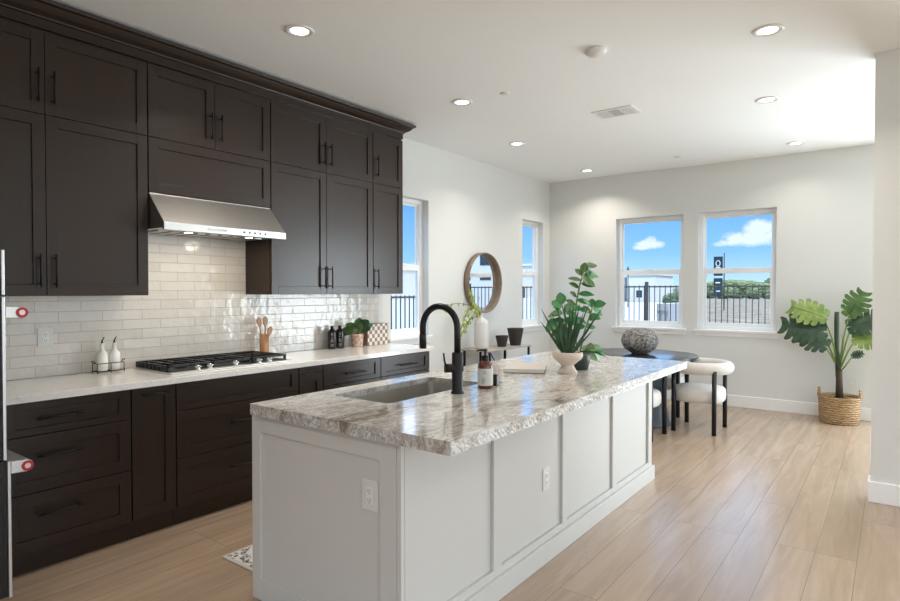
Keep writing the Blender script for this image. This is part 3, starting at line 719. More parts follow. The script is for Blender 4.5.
# ------------------------------------------------------------------ plants
def leaf_mesh(mb, base, d, up, L, W, droop=.25, nseg=6, kind='oval', fold=.15):
    """d: direction, up: leaf normal side; flat ovate blade with a mid fold"""
    d = Vector(d).normalized(); up = Vector(up); side = d.cross(up).normalized(); up = side.cross(d).normalized()
    prof_ = {'oval': lambda s: math.sin(PI*min(1, s*.98+.01))**.75*(1-.25*s), 'spike': lambda s: (1-s)**.65*min(1, s*8+.5), 'heart': lambda s: (math.sin(PI*(s*.92+.05)))**.6*(1-.35*s)*1.05}[kind]
    vs = []
    for i in range(nseg+1):
        s_ = i/nseg; c_ = Vector(base)+d*(L*s_)-up*0+Vector((0, 0, -1))*(droop*L*s_*s_)
        w_ = W*.5*prof_(s_)
        vs += [c_-side*w_+up*(fold*w_), c_, c_+side*w_+up*(fold*w_)]
    fs = []
    for i in range(nseg):
        a_ = 3*i; fs += [(a_, a_+1, a_+4, a_+3), (a_+1, a_+2, a_+5, a_+4)]
    mb.add(vs, fs, True); return mb

# footed planter with aloe-like spikes
pc = (2.478, 3.455, CT)
t = thing('aloe_plant', pc, 'spiky dark green plant in a bone-colored footed planter on the island', 'plant')
MB().lathe([(.062, 0), (.064, .006), (.052, .022), (.040, .045), (.040, .052), (.058, .068), (.088, .092), (.096, .108), (.096, .134), (.091, .136), (.086, .128), (0, .124)], pc, 40).build('planter', 'planter_bone', t)
MB().lathe([(.085, .1245), (0, .130)], pc, 24).build('soil', 'soil', t)
rnd = random.Random(11)
VR = Vector((.80, .60, 0)); VN = Vector((.6, -.8, 0))   # picture-right and toward-camera directions
spikes = [(-.34, 1, .30), (-.22, 1, .33), (-.15, 1, .30), (-.06, 1, .34), (.03, 1, .33), (.08, 1, .34), (.14, 1, .29), (.20, 1, .35), (.34, 1, .36), (.58, 1, .38), (.75, 1, .27), (-.50, 1, .34), (-.62, 1, .22), (-.18, 1, .26), (.28, 1, .30), (.0, 1, .28), (-.38, 1, .24), (1.25, .55, .22), (.05, 1, .24), (-.10, 1, .24), (.7, .7, .22), (-.6, .9, .27), (.26, 1, .22)]
for (sx, sz, L) in spikes:
    dp = rnd.uniform(-.35, .45); d = VR*sx + VN*dp + Vector((0, 0, sz*1.05))
    b0 = Vector(pc)+Vector((0, 0, .125))+VR*(sx*.045)+VN*dp*.05
    lm = leaf_mesh(MB(), b0, d, VN+Vector((0, 0, .2)), L, .021, (.04 if abs(sx) < .9 else .25) if sx < 1.2 else .55, 8, 'spike', .55)
    lm.build('leaf', 'leaf_aloe', t)

pc2 = (2.40, 3.685, CT)
t = thing('rubber_plant', pc2, 'tall leafy bright green plant in a dark pot behind the footed planter', 'plant')
pp = MB().lathe([(.062, 0), (.066, .004), (.078, .06), (.082, .105), (.076, .108), (.072, .098), (0, .096)], (2.455, 3.66, CT), 32)
pp.build('pot', 'planter_green', t)
def rubber(stem_pts, leaves):
    MB().tube(stem_pts, [.006]*(len(stem_pts)-1)+[.003], 8).build('stem', 'stem_green', t)
    for (x, z, sx, sz, L, W, m_) in leaves:
        c0 = Vector((2.455, 3.66, CT))+VR*x+Vector((0, 0, z)); dp = rnd.uniform(-.5, .6)
        lm = leaf_mesh(MB(), c0, VR*sx+VN*dp+Vector((0, 0, sz)), VN*.8+Vector((0, 0, .7)), L*1.18, W*1.25, .12, 6, 'oval', .2)
        lm.build('leaf', m_, t)
def q(x, z, dn=0): return tuple(Vector((2.455, 3.66, CT))+VR*x+VN*dn+Vector((0, 0, z)))
G, D_ = 'leaf_green', 'leaf_mid'
rubber([q(.0, .09), q(-.02, .25), q(-.015, .42), q(.01, .56), q(.05, .69)],
       [(.05, .68, .8, .25, .085, .055, D_), (.045, .67, .5, -.5, .08, .05, G), (.04, .63, 1, .0, .09, .06, G), (.03, .62, -.5, .7, .07, .045, D_), (.02, .59, -.9, .25, .08, .035, D_), (.03, .64, .2, .9, .07, .05, D_),
        (.02, .57, .9, -.1, .08, .05, G), (.005, .54, -.8, .5, .07, .04, D_), (.0, .50, .9, .05, .09, .045, G), (-.01, .46, .9, -.15, .08, .045, G), (-.02, .43, -.8, .45, .07, .04, D_), (-.005, .40, .8, -.1, .07, .04, G), (-.015, .34, .8, -.3, .07, .045, G),
        (.04, .63, .3, -.9, .07, .05, D_), (.03, .60, .9, -.5, .08, .05, G), (-.015, .37, -.8, .1, .07, .045, G), (-.01, .48, -.7, .6, .06, .035, D_), (-.02, .30, -.6, .5, .07, .05, G), (-.02, .27, .7, .3, .07, .05, G)])
rubber([q(-.01, .09), q(-.05, .25), q(-.09, .36), q(-.11, .44)],
       [(-.07, .40, .9, .3, .08, .07, G), (-.06, .35, .8, -.2, .08, .07, G), (-.12, .40, -.7, .7, .08, .07, G), (-.13, .33, -.6, -.5, .09, .075, G), (-.05, .30, -.1, .9, .07, .06, G), (-.11, .43, -.1, .9, .08, .065, G), (-.11, .42, -.9, .3, .08, .07, G), (-.10, .39, .7, .4, .085, .07, G), (-.10, .37, -.9, -.1, .09, .075, G), (-.09, .33, -.9, -.5, .09, .075, G), (-.08, .31, .8, .1, .075, .06, G), (-.08, .28, -.9, -.4, .09, .075, G), (-.07, .26, .6, -.3, .07, .05, G), (-.06, .23, -.8, -.7, .08, .07, G), (-.12, .36, -.4, -.8, .09, .08, G), (-.09, .30, -.3, -.9, .09, .08, G)])
rubber([q(.01, .09), q(.04, .24), q(.08, .36), q(.10, .43)],
       [(.10, .42, .8, .3, .075, .065, G), (.09, .41, .1, .9, .06, .05, G), (.10, .40, .9, -.4, .07, .065, G), (.08, .37, -.5, .7, .065, .035, D_), (.08, .35, .9, -.1, .06, .05, G), (.07, .33, .8, .5, .07, .055, G), (.05, .28, .8, .1, .07, .05, G)])
rubber([q(.02, .09), q(.06, .12), q(.10, .13)],
       [(.10, .13, .9, .3, .06, .06, G), (.10, .12, .6, -.6, .07, .065, G), (.08, .12, .2, .9, .06, .05, D_), (.06, .11, .7, -.5, .07, .05, D_), (.04, .11, .3, .4, .07, .05, D_), (.11, .12, .9, -.2, .06, .05, G)])

# ------------------------------------------------------------------ things on the white counter
t = thing('bottle_caddy', (.16, 1.80, CT), 'thin black wire caddy holding two white oil bottles', 'caddy')
cm_ = MB(); x0, x1, y0, y1 = .070, .145, 1.640, 1.800
for z in (CT+.012, CT+.062): cm_.tube([(x0, y0, z), (x1, y0, z), (x1, y1, z), (x0, y1, z)], .0022, 8, closed=True)
for x in (x0, x1):
    for y in (y0, (y0+y1)/2, y1): cm_.tube([(x, y, CT), (x, y, CT+.062)], .0022, 8)
cm_.tube([(x0, (y0+y1)/2, CT+.013), (x1, (y0+y1)/2, CT+.013)], .0022, 8); cm_.tube([((x0+x1)/2, y0, CT+.012), ((x0+x1)/2, y1, CT+.012)], .0022, 8)
cm_.build('wire_frame', 'black_metal', t)
for yy, s_ in ((y0, -1), (y1, 1)):
    MB().tube([((x0+x1)/2, yy, CT+.062), ((x0+x1)/2, yy+s_*.008, CT+.078), ((x0+x1)/2, yy+s_*.018, CT+.080), ((x0+x1)/2, yy+s_*.020, CT+.070)], .0026, 8).build('grip', 'black_metal', t)
for y, lbl in ((1.683, 'white ceramic oil bottle, left one in the wire caddy'), (1.757, 'white ceramic oil bottle, right one in the wire caddy')):
    c_ = (.1075, y, CT+.0145); o = thing('oil_bottle', c_, lbl, 'bottle', 'white oil bottles in the wire caddy')
    MB().lathe([(.030, 0), (.0335, .004), (.0335, .098), (.031, .110), (.018, .124), (.013, .135), (.012, .165), (.015, .168), (.015, .174), (0, .174)], c_, 28).build('body', 'ceramic_white', o)
    MB().tube([(c_[0], c_[1], c_[2]+.174), (c_[0], c_[1], c_[2]+.190), (c_[0]+.004, c_[1]+.012, c_[2]+.212)], [.007, .004, .003], 10).build('pourer', 'black_metal', o)

c_ = (.10, 2.90, CT)
t = thing('utensil_crock', c_, 'slim orange-brown wooden utensil holder behind the cooktop', 'utensil holder')
MB().lathe([(.034, 0), (.036, .003), (.036, .17), (.031, .172), (.030, .02), (0, .02)], c_, 28).build('cup', 'bamboo', t)
for i, (dy_, lean, top, kd, lbl) in enumerate(((-.014, -.030, .30, 'spoon', 'wooden spoon with round bowl, left one in the utensil holder'), (.006, .004, .305, 'spatula', 'flat wooden spatula, middle one in the utensil holder'), (.016, .030, .225, 'spoon', 'shorter wooden utensil leaning right in the holder'))):
    o = thing('wooden_'+kd, (c_[0], c_[1]+dy_, CT+.022), lbl, 'utensil', None)
    p0 = Vector((c_[0]-.004+i*.006, c_[1]+dy_*.5, CT+.022)); p1 = Vector((c_[0]-.004+i*.006, c_[1]+dy_+lean*.8, CT+top-.06))
    MB().tube([p0, p1], .0055, 10).build('shaft', 'bamboo', o)
    hd = MB(); d = (p1-p0).normalized(); prof_ = [(-.01, .006), (.01, .016), (.035, .023), (.055, .021), (.068, .010), (.072, .002)]
    vs = []
    for (s_, w_) in prof_:
        cc = p1+d*s_
        for (dx, dyy) in ((.004, -w_), (.004, w_), (-.004, w_), (-.004, -w_)): vs.append((cc.x+dx, cc.y+dyy, cc.z))
    fs = []
    for k_ in range(len(prof_)-1):
        for j in range(4): fs.append((k_*4+j, k_*4+(j+1) % 4, (k_+1)*4+(j+1) % 4, (k_+1)*4+j))
    fs += [(3, 2, 1, 0), tuple(len(vs)-4+j for j in range(4))]
    hd.add(vs, fs); hd.build('head', 'bamboo', o, .002)

for y, x, lbl in ((3.612, .105, 'black square-shouldered bottle, left of the pair on the counter'), (3.705, .105, 'black square-shouldered bottle, right of the pair beside the potted plant')):
    c_ = (x, y, CT); o = thing('black_bottle', c_, lbl, 'bottle', 'pair of black bottles on the white counter')
    MB().lathe([(.036, 0), (.039, .004), (.039, .145), (.034, .165), (.016, .178), (.014, .184), (.014, .190), (0, .190)], c_, 28).build('body', 'bottle_black', o)
    MB().lathe([(.016, .186), (.016, .206), (0, .207)], c_, 18).build('cap', 'bottle_black', o)
    vx = Vector((4.134-x, -y, 0)).normalized(); ang0 = math.atan2(vx.y, vx.x); tx = MB()
    for (row, hw, hh) in ((.135, .16, .012), (.110, .16, .002), (.085, .28, .006), (.070, .30, .005), (.045, .36, .003), (.037, .36, .003), (.029, .30, .003)):
        s0 = -hw
        while s0 < hw:
            l_ = .12 if hh > .008 else .07
            tx.add([(c_[0]+.0395*math.cos(a_), c_[1]+.0395*math.sin(a_), c_[2]+z) for a_, z in ((ang0+s0, row-hh), (ang0+s0+l_, row-hh), (ang0+s0+l_, row+hh), (ang0+s0, row+hh))], [(0, 1, 2, 3)]); s0 += l_*1.6
    tx.build('label_print', 'label_grey', o)

c_ = (.13, 3.90, CT)
t = thing('potted_plant', c_, 'small round-leaf green plant in a mottled pink pot on the counter', 'plant')
MB().lathe([(.046, 0), (.049, .004), (.058, .118), (.054, .122), (.050, .105), (0, .103)], c_, 28).build('pot', 'terracotta_glaze', t)
MB().lathe([(.050, .104), (0, .108)], c_, 20).build('soil', 'soil', t)
rnd = random.Random(4)
for (sx, sz, hh, L, W, mm) in ((-.9, .35, .12, .13, .10, 'leaf_mid'), (-.6, .9, .14, .11, .09, 'leaf_mid'), (.5, .95, .15, .13, .11, 'leaf_dark'), (.9, .75, .15, .12, .10, 'leaf_green'), (.1, 1, .16, .11, .09, 'leaf_green'), (-.9, -.1, .12, .12, .08, 'leaf_dark'), (.8, .3, .14, .11, .09, 'leaf_dark'), (.2, .8, .13, .12, .1, 'leaf_mid')):
    b0 = Vector(c_)+Vector((0, 0, .105)); b1 = b0+VR*sx*.04+Vector((0, 0, hh-.08)); dp = rnd.uniform(-.4, .7)
    lf = leaf_mesh(MB(), b1, VR*sx+VN*dp*.6+Vector((0, 0, sz*.6)), VN+Vector((0, 0, .6)), L, W, .2, 6, 'heart', .1).build('leaf', mm, t)
    MB().tube([b0, b1], .0022, 6).build('stalk', 'stem_green', lf)

t = thing('checkered_box', (.14, 4.0, CT), 'brown and cream checkered square box beside the small potted plant', 'box')
MB().box(.055, 4.015, CT, .150, 4.300, CT+.205).build('body', 'tan_side', t, .003)
MB().box(.1502, 4.017, CT+.002, .153, 4.298, CT+.203).build('checkered_face', 'checker_mother', t)

# ------------------------------------------------------------------ mirror and console table
mc = (0, 6.16, 1.540); R0 = .375
t = thing('round_mirror', mc, 'round wall mirror in a deep wooden band frame above the console', 'mirror')
fm = MB().lathe([(R0-.012, .001), (R0-.012, .078), (R0, .078), (R0, .001), (R0-.012, .001)], mc, 72, axis='X'); fm.f = fm.f[:72*4]; fm.sm = fm.sm[:72*4]; fm.build('frame', 'ash_wood', t)
MB().cyl((.001, mc[1], mc[2]), (.012, mc[1], mc[2]), R0-.0125, 72).build('mirror_glass', 'mirror_glass', t)
for o in bpy.data.objects:
    if o.name.startswith('mirror_glass'):
        for pl in o.data.polygons: pl.use_smooth = False
t = thing('console_table', (.22, 6.15, 0), 'narrow console table with pale stone top and thin black legs under the mirror', 'table')
MB().box(.03, 5.70, .733, .435, 6.67, .75).build('table_top', 'stone_top', t, .002)
for (x, y) in ((.055, 5.73), (.41, 5.73), (.055, 6.64), (.41, 6.64), (.41, 6.07), (.055, 6.07)):
    MB().box(x-.011, y-.011, 0, x+.011, y+.011, .733).build('leg', 'black_metal', t)
MB().tube([(.41, 5.74, .73), (.41, 6.06, .38)], .006, 8).build('brace', 'black_metal', t)

c_ = (.20, 5.87, .75)
t = thing('bottle_vase', c_, 'tall white matte bottle vase with leafy branches on the console table', 'vase')
MB().lathe([(.070, 0), (.082, .006), (.088, .03), (.086, .30), (.078, .335), (.040, .362), (.026, .375), (.025, .425), (.028, .43), (.021, .43), (.019, .38), (0, .37)], c_, 32).build('body', 'ceramic_matte', t)
rnd = random.Random(9)
def branch(pts, n, L):
    P_ = [Vector(c_)+Vector((.25*p[0]+.3*p[2], 1.30*p[0], p[1])) for p in pts]
    br_ = MB().tube(P_, .003, 6).build('branch', 'stem_brown', t); lm = MB()
    for i in range(n):
        f = (i+.5)/n*(len(P_)-1); k_ = min(int(f), len(P_)-2); c0 = P_[k_].lerp(P_[k_+1], f-k_)
        if i < n*.12: continue
        for s_ in (-1, 1):
            d = VR*rnd.uniform(-.6, .6)*1.0+VN*rnd.uniform(-.6, .9)+Vector((0, 0, rnd.uniform(-.9, .5))); leaf_mesh(lm, c0, d, VN+Vector((0, 0, .3)), L*rnd.uniform(.7, 1.2), L*.62, .15, 4, 'oval', .15)
    lm.build('leaves', 'leaf_yellow', br_)
branch([(0, .38, 0), (-.06, .46, .05), (-.14, .50, .08), (-.22, .42, .12), (-.29, .25, .15), (-.31, .08, .16)], 24, .05)
branch([(0, .38, 0), (-.05, .48, .02), (-.10, .56, .04), (-.14, .66, .04), (-.16, .70, .05)], 14, .05)
branch([(0, .38, 0), (-.10, .43, .08), (-.20, .33, .12), (-.24, .20, .14)], 14, .045)
branch([(0, .38, 0), (-.14, .52, .0), (-.30, .55, .02), (-.44, .52, .02), (-.46, .46, .04)], 9, .04)
MB().tube([Vector(c_)+Vector((0, 0, .38)), Vector(c_)+Vector((-.01, -.06, .55)), Vector(c_)+Vector((0, -.03, .62))], .0025, 6).build('twig', 'stem_brown', t)
for (x, y, r_, h_, lbl) in ((.25, 6.255, .082, .135, 'smaller dark charcoal tapered pot on the console table'), (.28, 6.53, .105, .215, 'larger dark charcoal tapered pot on the console table')):
    c_ = (x, y, .75); o = thing('tapered_pot', c_, lbl, 'pot', 'dark pots on the console table')
    MB().lathe([(r_*.62, 0), (r_*.64, .004), (r_*.99, h_*.97), (r_, h_), (r_*.92, h_), (r_*.8, h_*.55), (0, h_*.5)], c_, 32).build('body', 'pot_charcoal', o)

# ------------------------------------------------------------------ dining set
tcx, tcy = 1.875, 6.45
t = thing('dining_table', (tcx, tcy, 0), 'round black dining table on a drum pedestal behind the island', 'table')
MB().lathe([(.58, .725), (.625, .731), (.63, .738), (.625, .748), (.62, .75), (0, .75)], (tcx, tcy, 0), 96).build('table_top', 'table_black', t)
MB().lathe([(.33, 0), (.33, .02), (.315, .03), (.26, .36), (.30, .70), (.33, .7245)], (tcx+.02, tcy, 0), 48, wob=lambda a, z: 1+.02*math.cos(24*a)).build('pedestal', 'pedestal_slate', t)
svx = tcx+.03
t = thing('stone_vase', (svx, tcy, .75), 'squat round speckled grey stone vase on the dining table', 'vase')
MB().lathe([(.075, 0), (.10, .012), (.165, .06), (.192, .115), (.196, .15), (.185, .205), (.145, .252), (.088, .276), (.05, .282), (.045, .275), (.04, .24), (0, .22)], (svx, tcy, .75), 48, wob=lambda a, z: 1+.012*math.sin(3*a+z*20)).build('body', 'speckled_stone', t)

def dining_chair(loc, rz, lbl):
    """barrel chair, built facing -x (open side), back at +x"""
    t = thing('dining_chair', loc, lbl, 'chair', 'round-back upholstered chairs at the dining table', rz)
    n = 40; pts = []; rs = []
    A0 = math.radians(128)
    for i in range(n+1):
        a = -A0+2*A0*i/n
        pts.append((.255*math.cos(a)+.02, .265*math.sin(a), .655)); e = min(i, n-i); rs.append(.055 if e > 2 else (.028, .044, .052)[e])
    bt = MB().tube(pts, rs, 18)
    bt.v = [(x, y, .655+(z-.655)*1.12) for (x, y, z) in bt.v]
    bt.build('backrest', 'boucle', t, local=True)
    bm_ = MB().lathe([(.215, .300), (.245, .306), (.258, .325), (.261, .375), (.257, .420), (.240, .442), (.12, .456), (0, .458)], (0, 0, 0), 40, wob=lambda a, z: 1+.045*math.cos(4*a+PI))
    bm_.build('seat', 'boucle', t, local=True)
    for (x, y) in ((.20, -.235), (.20, .235), (-.19, -.245), (-.19, .245)):
        MB().cyl((x, y, 0), (x, y, .64), .0225, 18).build('leg', 'faucet_black', t, local=True)
    return t
ch = dining_chair((2.515, 6.505, 0), 0, 'cream upholstered round-back chair at the right side of the dining table')
def place(loc, rz, lbl):
    c_ = copy_tree(ch); c_.location = loc; c_.rotation_euler = (0, 0, rz); c_['label'] = lbl; return c_
place((2.05, 5.865, 0), math.radians(-90), 'cream chair mostly hidden behind the island end, near side of the dining table')
place((1.93, 7.13, 0), math.radians(90), 'cream chair on the window side of the dining table, glimpsed between dark legs')

# ------------------------------------------------------------------ monstera in basket
bc = (3.665, 7.74, 0)
t = thing('woven_basket', bc, 'round woven seagrass basket with two handles by the rear wall', 'basket')
MB().lathe([(.178, 0), (.186, .01), (.192, .08), (.194, .20), (.196, .265), (.202, .28), (.196, .295), (.188, .29), (.184, .24), (.178, .02), (0, .02)], bc, 64, wob=lambda a, z: 1+.008*math.sin(40*a+90*z)).build('body', 'seagrass', t)
for s_ in (-1, 1):
    pts = []
    for i in range(11):
        a = PI*i/10; p = Vector(bc)+Vector((s_*.19, 0, 0))+Vector((0, .045*math.cos(a), 0))+Vector((0, 0, .28+.085*math.sin(a))); pts.append(p)
    MB().tube(pts, .013, 10).build('handle', 'seagrass', t)
t = thing('monstera_plant', (bc[0], bc[1], .022), 'large split-leaf monstera plant standing in the woven basket', 'plant')
MB().lathe([(.10, 0), (.13, .23), (.125, .232), (0, .232)], (bc[0], bc[1], .0225), 32).build('nursery_pot', 'soil', t)
MB().lathe([(.125, .2325), (0, .245)], (bc[0], bc[1], .0225), 24).build('soil', 'soil', t)
base_ = Vector((bc[0], bc[1], .26))
def mq(px, py, dn=0):  # offsets measured in metres right / up from the basket centre
    return Vector((bc[0]+.86*px, bc[1]-dn, py))
MB().tube([base_, mq(0, .42), mq(-.005, .58)], [.038, .034, .028], 14).build('trunk', 'stem_brown', t)
sh_ = MB().tube([mq(-.01, .50), mq(-.03, .80), mq(-.035, 1.10), mq(-.035, 1.21)], [.028, .024, .025, .022], 12); sh_.build('sheath', 'sheath', t)
def monstera(name_m, base_pt, tip_dir, size, tilt, seed, lobes=6):
    """heart-shaped blade with deep slots, slightly cupped; base_pt = where the stalk meets the blade"""
    rnd = random.Random(seed); d = Vector(tip_dir).normalized(); nrm = Vector(tilt).normalized(); side = d.cross(nrm).normalized(); nrm = side.cross(d).normalized()
    mb = MB()
    def pt(u, v):   # u along the midrib, v sideways (in blade lengths), one smooth cupped surface
        return base_pt+d*(size*u)+side*(size*v)-nrm*(size*(.16*u*u+(.14*v*v)))
    halfw = lambda u: .49*(math.sin(PI*min(1, max(0, (u+.20)/1.24)))**.55)
    for sg in (-1, 1):
        seg = 1.14/lobes
        for k_ in range(lobes):
            u0 = -.14+k_*seg; u1 = u0+seg; um = (u0+u1)/2; w0 = halfw(um)*rnd.uniform(.93, 1.04); fwd = .02+.12*k_/lobes; cut = .64+.1*rnd.random()
            cols = 10; row = []
            for i in range(cols+1):
                f = i/cols; gap = 0 if f < cut*.85 else seg*.055
                tip = 0 if f < .90 else (f-.90)/.10
                a_ = u0+gap+fwd*f*f+tip*seg*.22; b_ = u1-gap+fwd*f*f-tip*seg*.22
                if f == 0: a_, b_ = max(0, u0), max(.03, u1)
                row.append((pt(a_, sg*w0*f), pt((a_+b_)/2+tip*.02, sg*w0*(f+(.04 if i == cols else 0))), pt(b_, sg*w0*f)))
            vs = [p_ for r_ in row for p_ in r_]; fs = []
            for i in range(cols):
                q_ = 3*i; fs += [(q_, q_+1, q_+4, q_+3), (q_+1, q_+2, q_+5, q_+4)]
            mb.add(vs, fs, False)
    mb.tube([base_pt+nrm*.002, pt(.5, 0)+nrm*.004, pt(.98, 0)+nrm*.003], [.005, .004, .002], 6)
    o = mb.build('leaf', name_m, t)
    sd = o.modifiers.new('thickness', 'SOLIDIFY'); sd.thickness = .002
    return o
def stalk(pts, par):
    MB().tube(pts, [.009]*(len(pts)-1)+[.006], 8).build('stalk', 'stem_green', par)
leaves = [  # (material, joint(x,z), tip dir (right, up), size, stalk points, facing, seed)
    ('leaf_lime', (-.17, 1.16), (-1, .40), .33, [(-.02, .62), (-.08, .92)], (.15, 1, .55), 1),
    ('leaf_dark', (-.20, 1.00), (-1, .18), .38, [(-.02, .62), (-.12, .84)], (-.15, 1, .35), 2),
    ('leaf_dark', (-.16, .84), (-.85, .55), .30, [(-.02, .60), (-.08, .72)], (-.1, 1, .35), 3),
    ('leaf_mid', (.10, 1.19), (.42, .85), .27, [(.0, .62), (.04, .92)], (-.1, 1, .15), 4),
    ('leaf_dark', (.12, 1.06), (1, .40), .31, [(.0, .62), (.07, .88)], (.1, 1, .4), 5),
    ('leaf_lime', (.17, .93), (.95, .05), .27, [(.01, .60), (.09, .78)], (.15, 1, .5), 6),
    ('leaf_dark', (.14, .74), (.6, .35), .10, [(.01, .56), (.06, .62)], (.1, .9, .5), 7)]
for (mm, j, td, size, sp_, nr, sd_) in leaves:
    dn = .08
    o = monstera(mm, mq(j[0], j[1], dn), Vector((td[0], -.12, td[1])), size, Vector((nr[0], -nr[1], nr[2])), sd_)
    stalk([mq(x, z, dn*i/2) for i, (x, z) in enumerate(sp_)]+[mq(j[0], j[1], dn)], o)

# ------------------------------------------------------------------ rug by the island's working side
t = thing('kitchen_rug', (1.48, 2.9, 0), 'small black and cream patterned rug in the aisle left of the island', 'rug')
MB().box(1.262, 1.820, .001, 1.80-.03, 3.6, .009).build('woven_field', 'rug_pattern', t)
MB().box(1.247, 1.800, .001, 1.262, 3.62, .0085).box(1.262, 1.800, .001, 1.77, 1.820, .0085).build('border', 'rug_edge', t)

# ------------------------------------------------------------------ ceiling fittings
def downlight(x, y, lbl, e=8):
    t = thing('recessed_light', (x, y, H), lbl, 'ceiling light', 'recessed ceiling downlights')
    MB().lathe([(.055, -.0005), (.058, -.006), (.080, -.010), (.088, -.006), (.090, -.0002)], (x, y, H), 40).build('trim_ring', 'white_plastic', t)
    MB().cyl((x, y, H-.0005), (x, y, H-.004), .0555, 36).build('lens', 'lamp_lens', t)
    light('downlight_lamp', 'AREA', (x, y, H-.012), (0, 0, 0), e, (1, .92, .82), .11, shape='DISK', spread=math.radians(130))
for x, y, lbl in ((1.178, 2.394, 'recessed ceiling light nearest the crown molding, upper left'), (3.496, 4.123, 'largest looking recessed ceiling light, upper right corner of the picture'),
                  (1.172, 4.123, 'recessed ceiling light just right of the crown molding end'), (3.263, 5.608, 'recessed ceiling light in the middle of the right hand row'),
                  (.822, 5.639, 'recessed ceiling light above the round mirror'), (3.264, 7.442, 'recessed ceiling light nearest the rear wall in the right hand row'),
                  (.832, 7.463, 'recessed ceiling light in the far left corner above the dining area')):
    downlight(x, y, lbl, (9 if x < 2 else 3.5) if y > 5 else 13)
for x, y in ((5.6, 2.4), (5.6, -.6), (3.2, -.9), (1.2, -.6), (7.6, 2.4), (7.6, -.6)): downlight(x, y, 'recessed ceiling light over the living side, outside the picture', 11)
t = thing('smoke_detector', (2.525, 3.774, H), 'round white smoke detector on the ceiling, between the two rows of lights', 'smoke detector')
MB().lathe([(.070, 0), (.070, -.018), (.055, -.032), (.0, -.034)], (2.525, 3.774, H), 36).build('cover', 'white_plastic', t)
for x, y, lbl in ((1.579, 4.157, 'small white sprinkler cap left of the air vent'), (2.03, 7.361, 'small white sprinkler cap close to the rear wall windows')):
    tag(MB().lathe([(.042, 0), (.042, -.004), (.034, -.009), (0, -.010)], (x, y, H), 28).build('sprinkler_cap', 'white_plastic', None, loc=(x, y, H)), lbl, 'sprinkler', 'sprinkler caps in the ceiling')
t = thing('air_vent', (2.105, 5.2, H), 'rectangular white air vent grille in the ceiling', 'air vent')
vx0, vx1, vy0, vy1 = 1.93, 2.30, 5.06, 5.32
MB().box(vx0, vy0, H-.006, vx0+.03, vy1, H).box(vx1-.03, vy0, H-.006, vx1, vy1, H).box(vx0+.03, vy0, H-.006, vx1-.03, vy0+.03, H).box(vx0+.03, vy1-.03, H-.006, vx1-.03, vy1, H).build('frame', 'white_plastic', t, .001)
MB().box(vx0+.03, vy0+.03, H-.0015, vx1-.03, vy1-.03, H-.0005).build('backing', 'vent_grey', t)
vl = MB()
for k_ in range(3):
    x0 = vx0+.03+k_*.1035; x1 = x0+.1035
    vl.box(x1-.006, vy0+.03, H-.006, x1, vy1-.03, H-.0015)
    if k_ == 1:
        for i in range(9): vl.box(x0, vy0+.04+i*.022, H-.0055, x1-.006, vy0+.047+i*.022, H-.0015)
    else:
        for i in range(4): vl.box(x0+.012+i*.022, vy0+.03, H-.0055, x0+.022+i*.022, vy1-.03, H-.0015)
vl.build('louver', 'white_plastic', t)

# ================================================================== outdoors
GZ = -.25
struct('ground', MB().box(-220, -60, GZ-.3, 220, 400, GZ), 'gravel')
struct('trim_1', MB().prism([(-60, 14.3), (.22, 14.3), (-19.2, 86), (-60, 86)], GZ, GZ+.03, 'Z'), 'concrete_pale')
struct('trim_3', MB().box(3.0, 13.4, GZ, 60, 40, GZ+.02), 'concrete_pale')
def fence(p0, p1, lbl, top=1.56, post_every=2.7, z0=GZ+.05, sp_=.115):
    p0 = Vector((*p0, 0)); p1 = Vector((*p1, 0)); L = (p1-p0).length; d = (p1-p0).normalized(); rz = math.atan2(d.y, d.x)
    t = thing('metal_fence', (p0.x, p0.y, GZ), lbl, 'fence', None, rz)
    for z in (top-.03, z0+.10): MB().box(0, -.012, z-.016-GZ, L, .012, z+.016-GZ).build('rail', 'fence_black', t, local=True)
    n = int(L/sp_); pk = None
    for i in range(min(n, 98)):
        if pk is None: pk = MB().box(-.008, -.008, z0-GZ, .008, .008, top-GZ+.0).build('picket', 'fence_black', t, local=True); pk.location = (sp_*.5, 0, 0)
        else: c_ = pk.copy(); COL.objects.link(c_); c_.parent = t; c_.location = (sp_*(i+.5), 0, 0)
    ps = None; k_ = 0
    while k_*post_every <= L:
        if ps is None: ps = MB().box(-.032, -.032, 0, .032, .032, top-GZ+.08).build('post', 'fence_black', t, local=True)
        else: c_ = ps.copy(); COL.objects.link(c_); c_.parent = t; c_.location = (k_*post_every, 0, 0)
        k_ += 1
fence((-5.68, 13.2), (7.6, 13.2), 'black metal picket fence seen through the two rear windows')
fence((-2.6, 11.2), (-2.6, 3.0), 'black metal picket fence beyond the left window nearest the cabinets', top=1.36)
fence((7.7, 13.2), (18.5, 13.2), 'black metal picket fence continuing right, seen in the round mirror')
tag(MB().box(-.15, 13.5, GZ, .10, 16.4, 1.15).build('block_wall', 'block_wall', None, loc=(0, 13.5, GZ)), 'grey block garden wall beyond the rear fence', 'wall')
tag(MB().box(-6, 15.6, GZ, -.6, 15.75, .35).build('low_wall', 'stucco_white', None, loc=(-3, 15.6, GZ)), 'low white wall behind the fence outside the left rear window', 'wall')

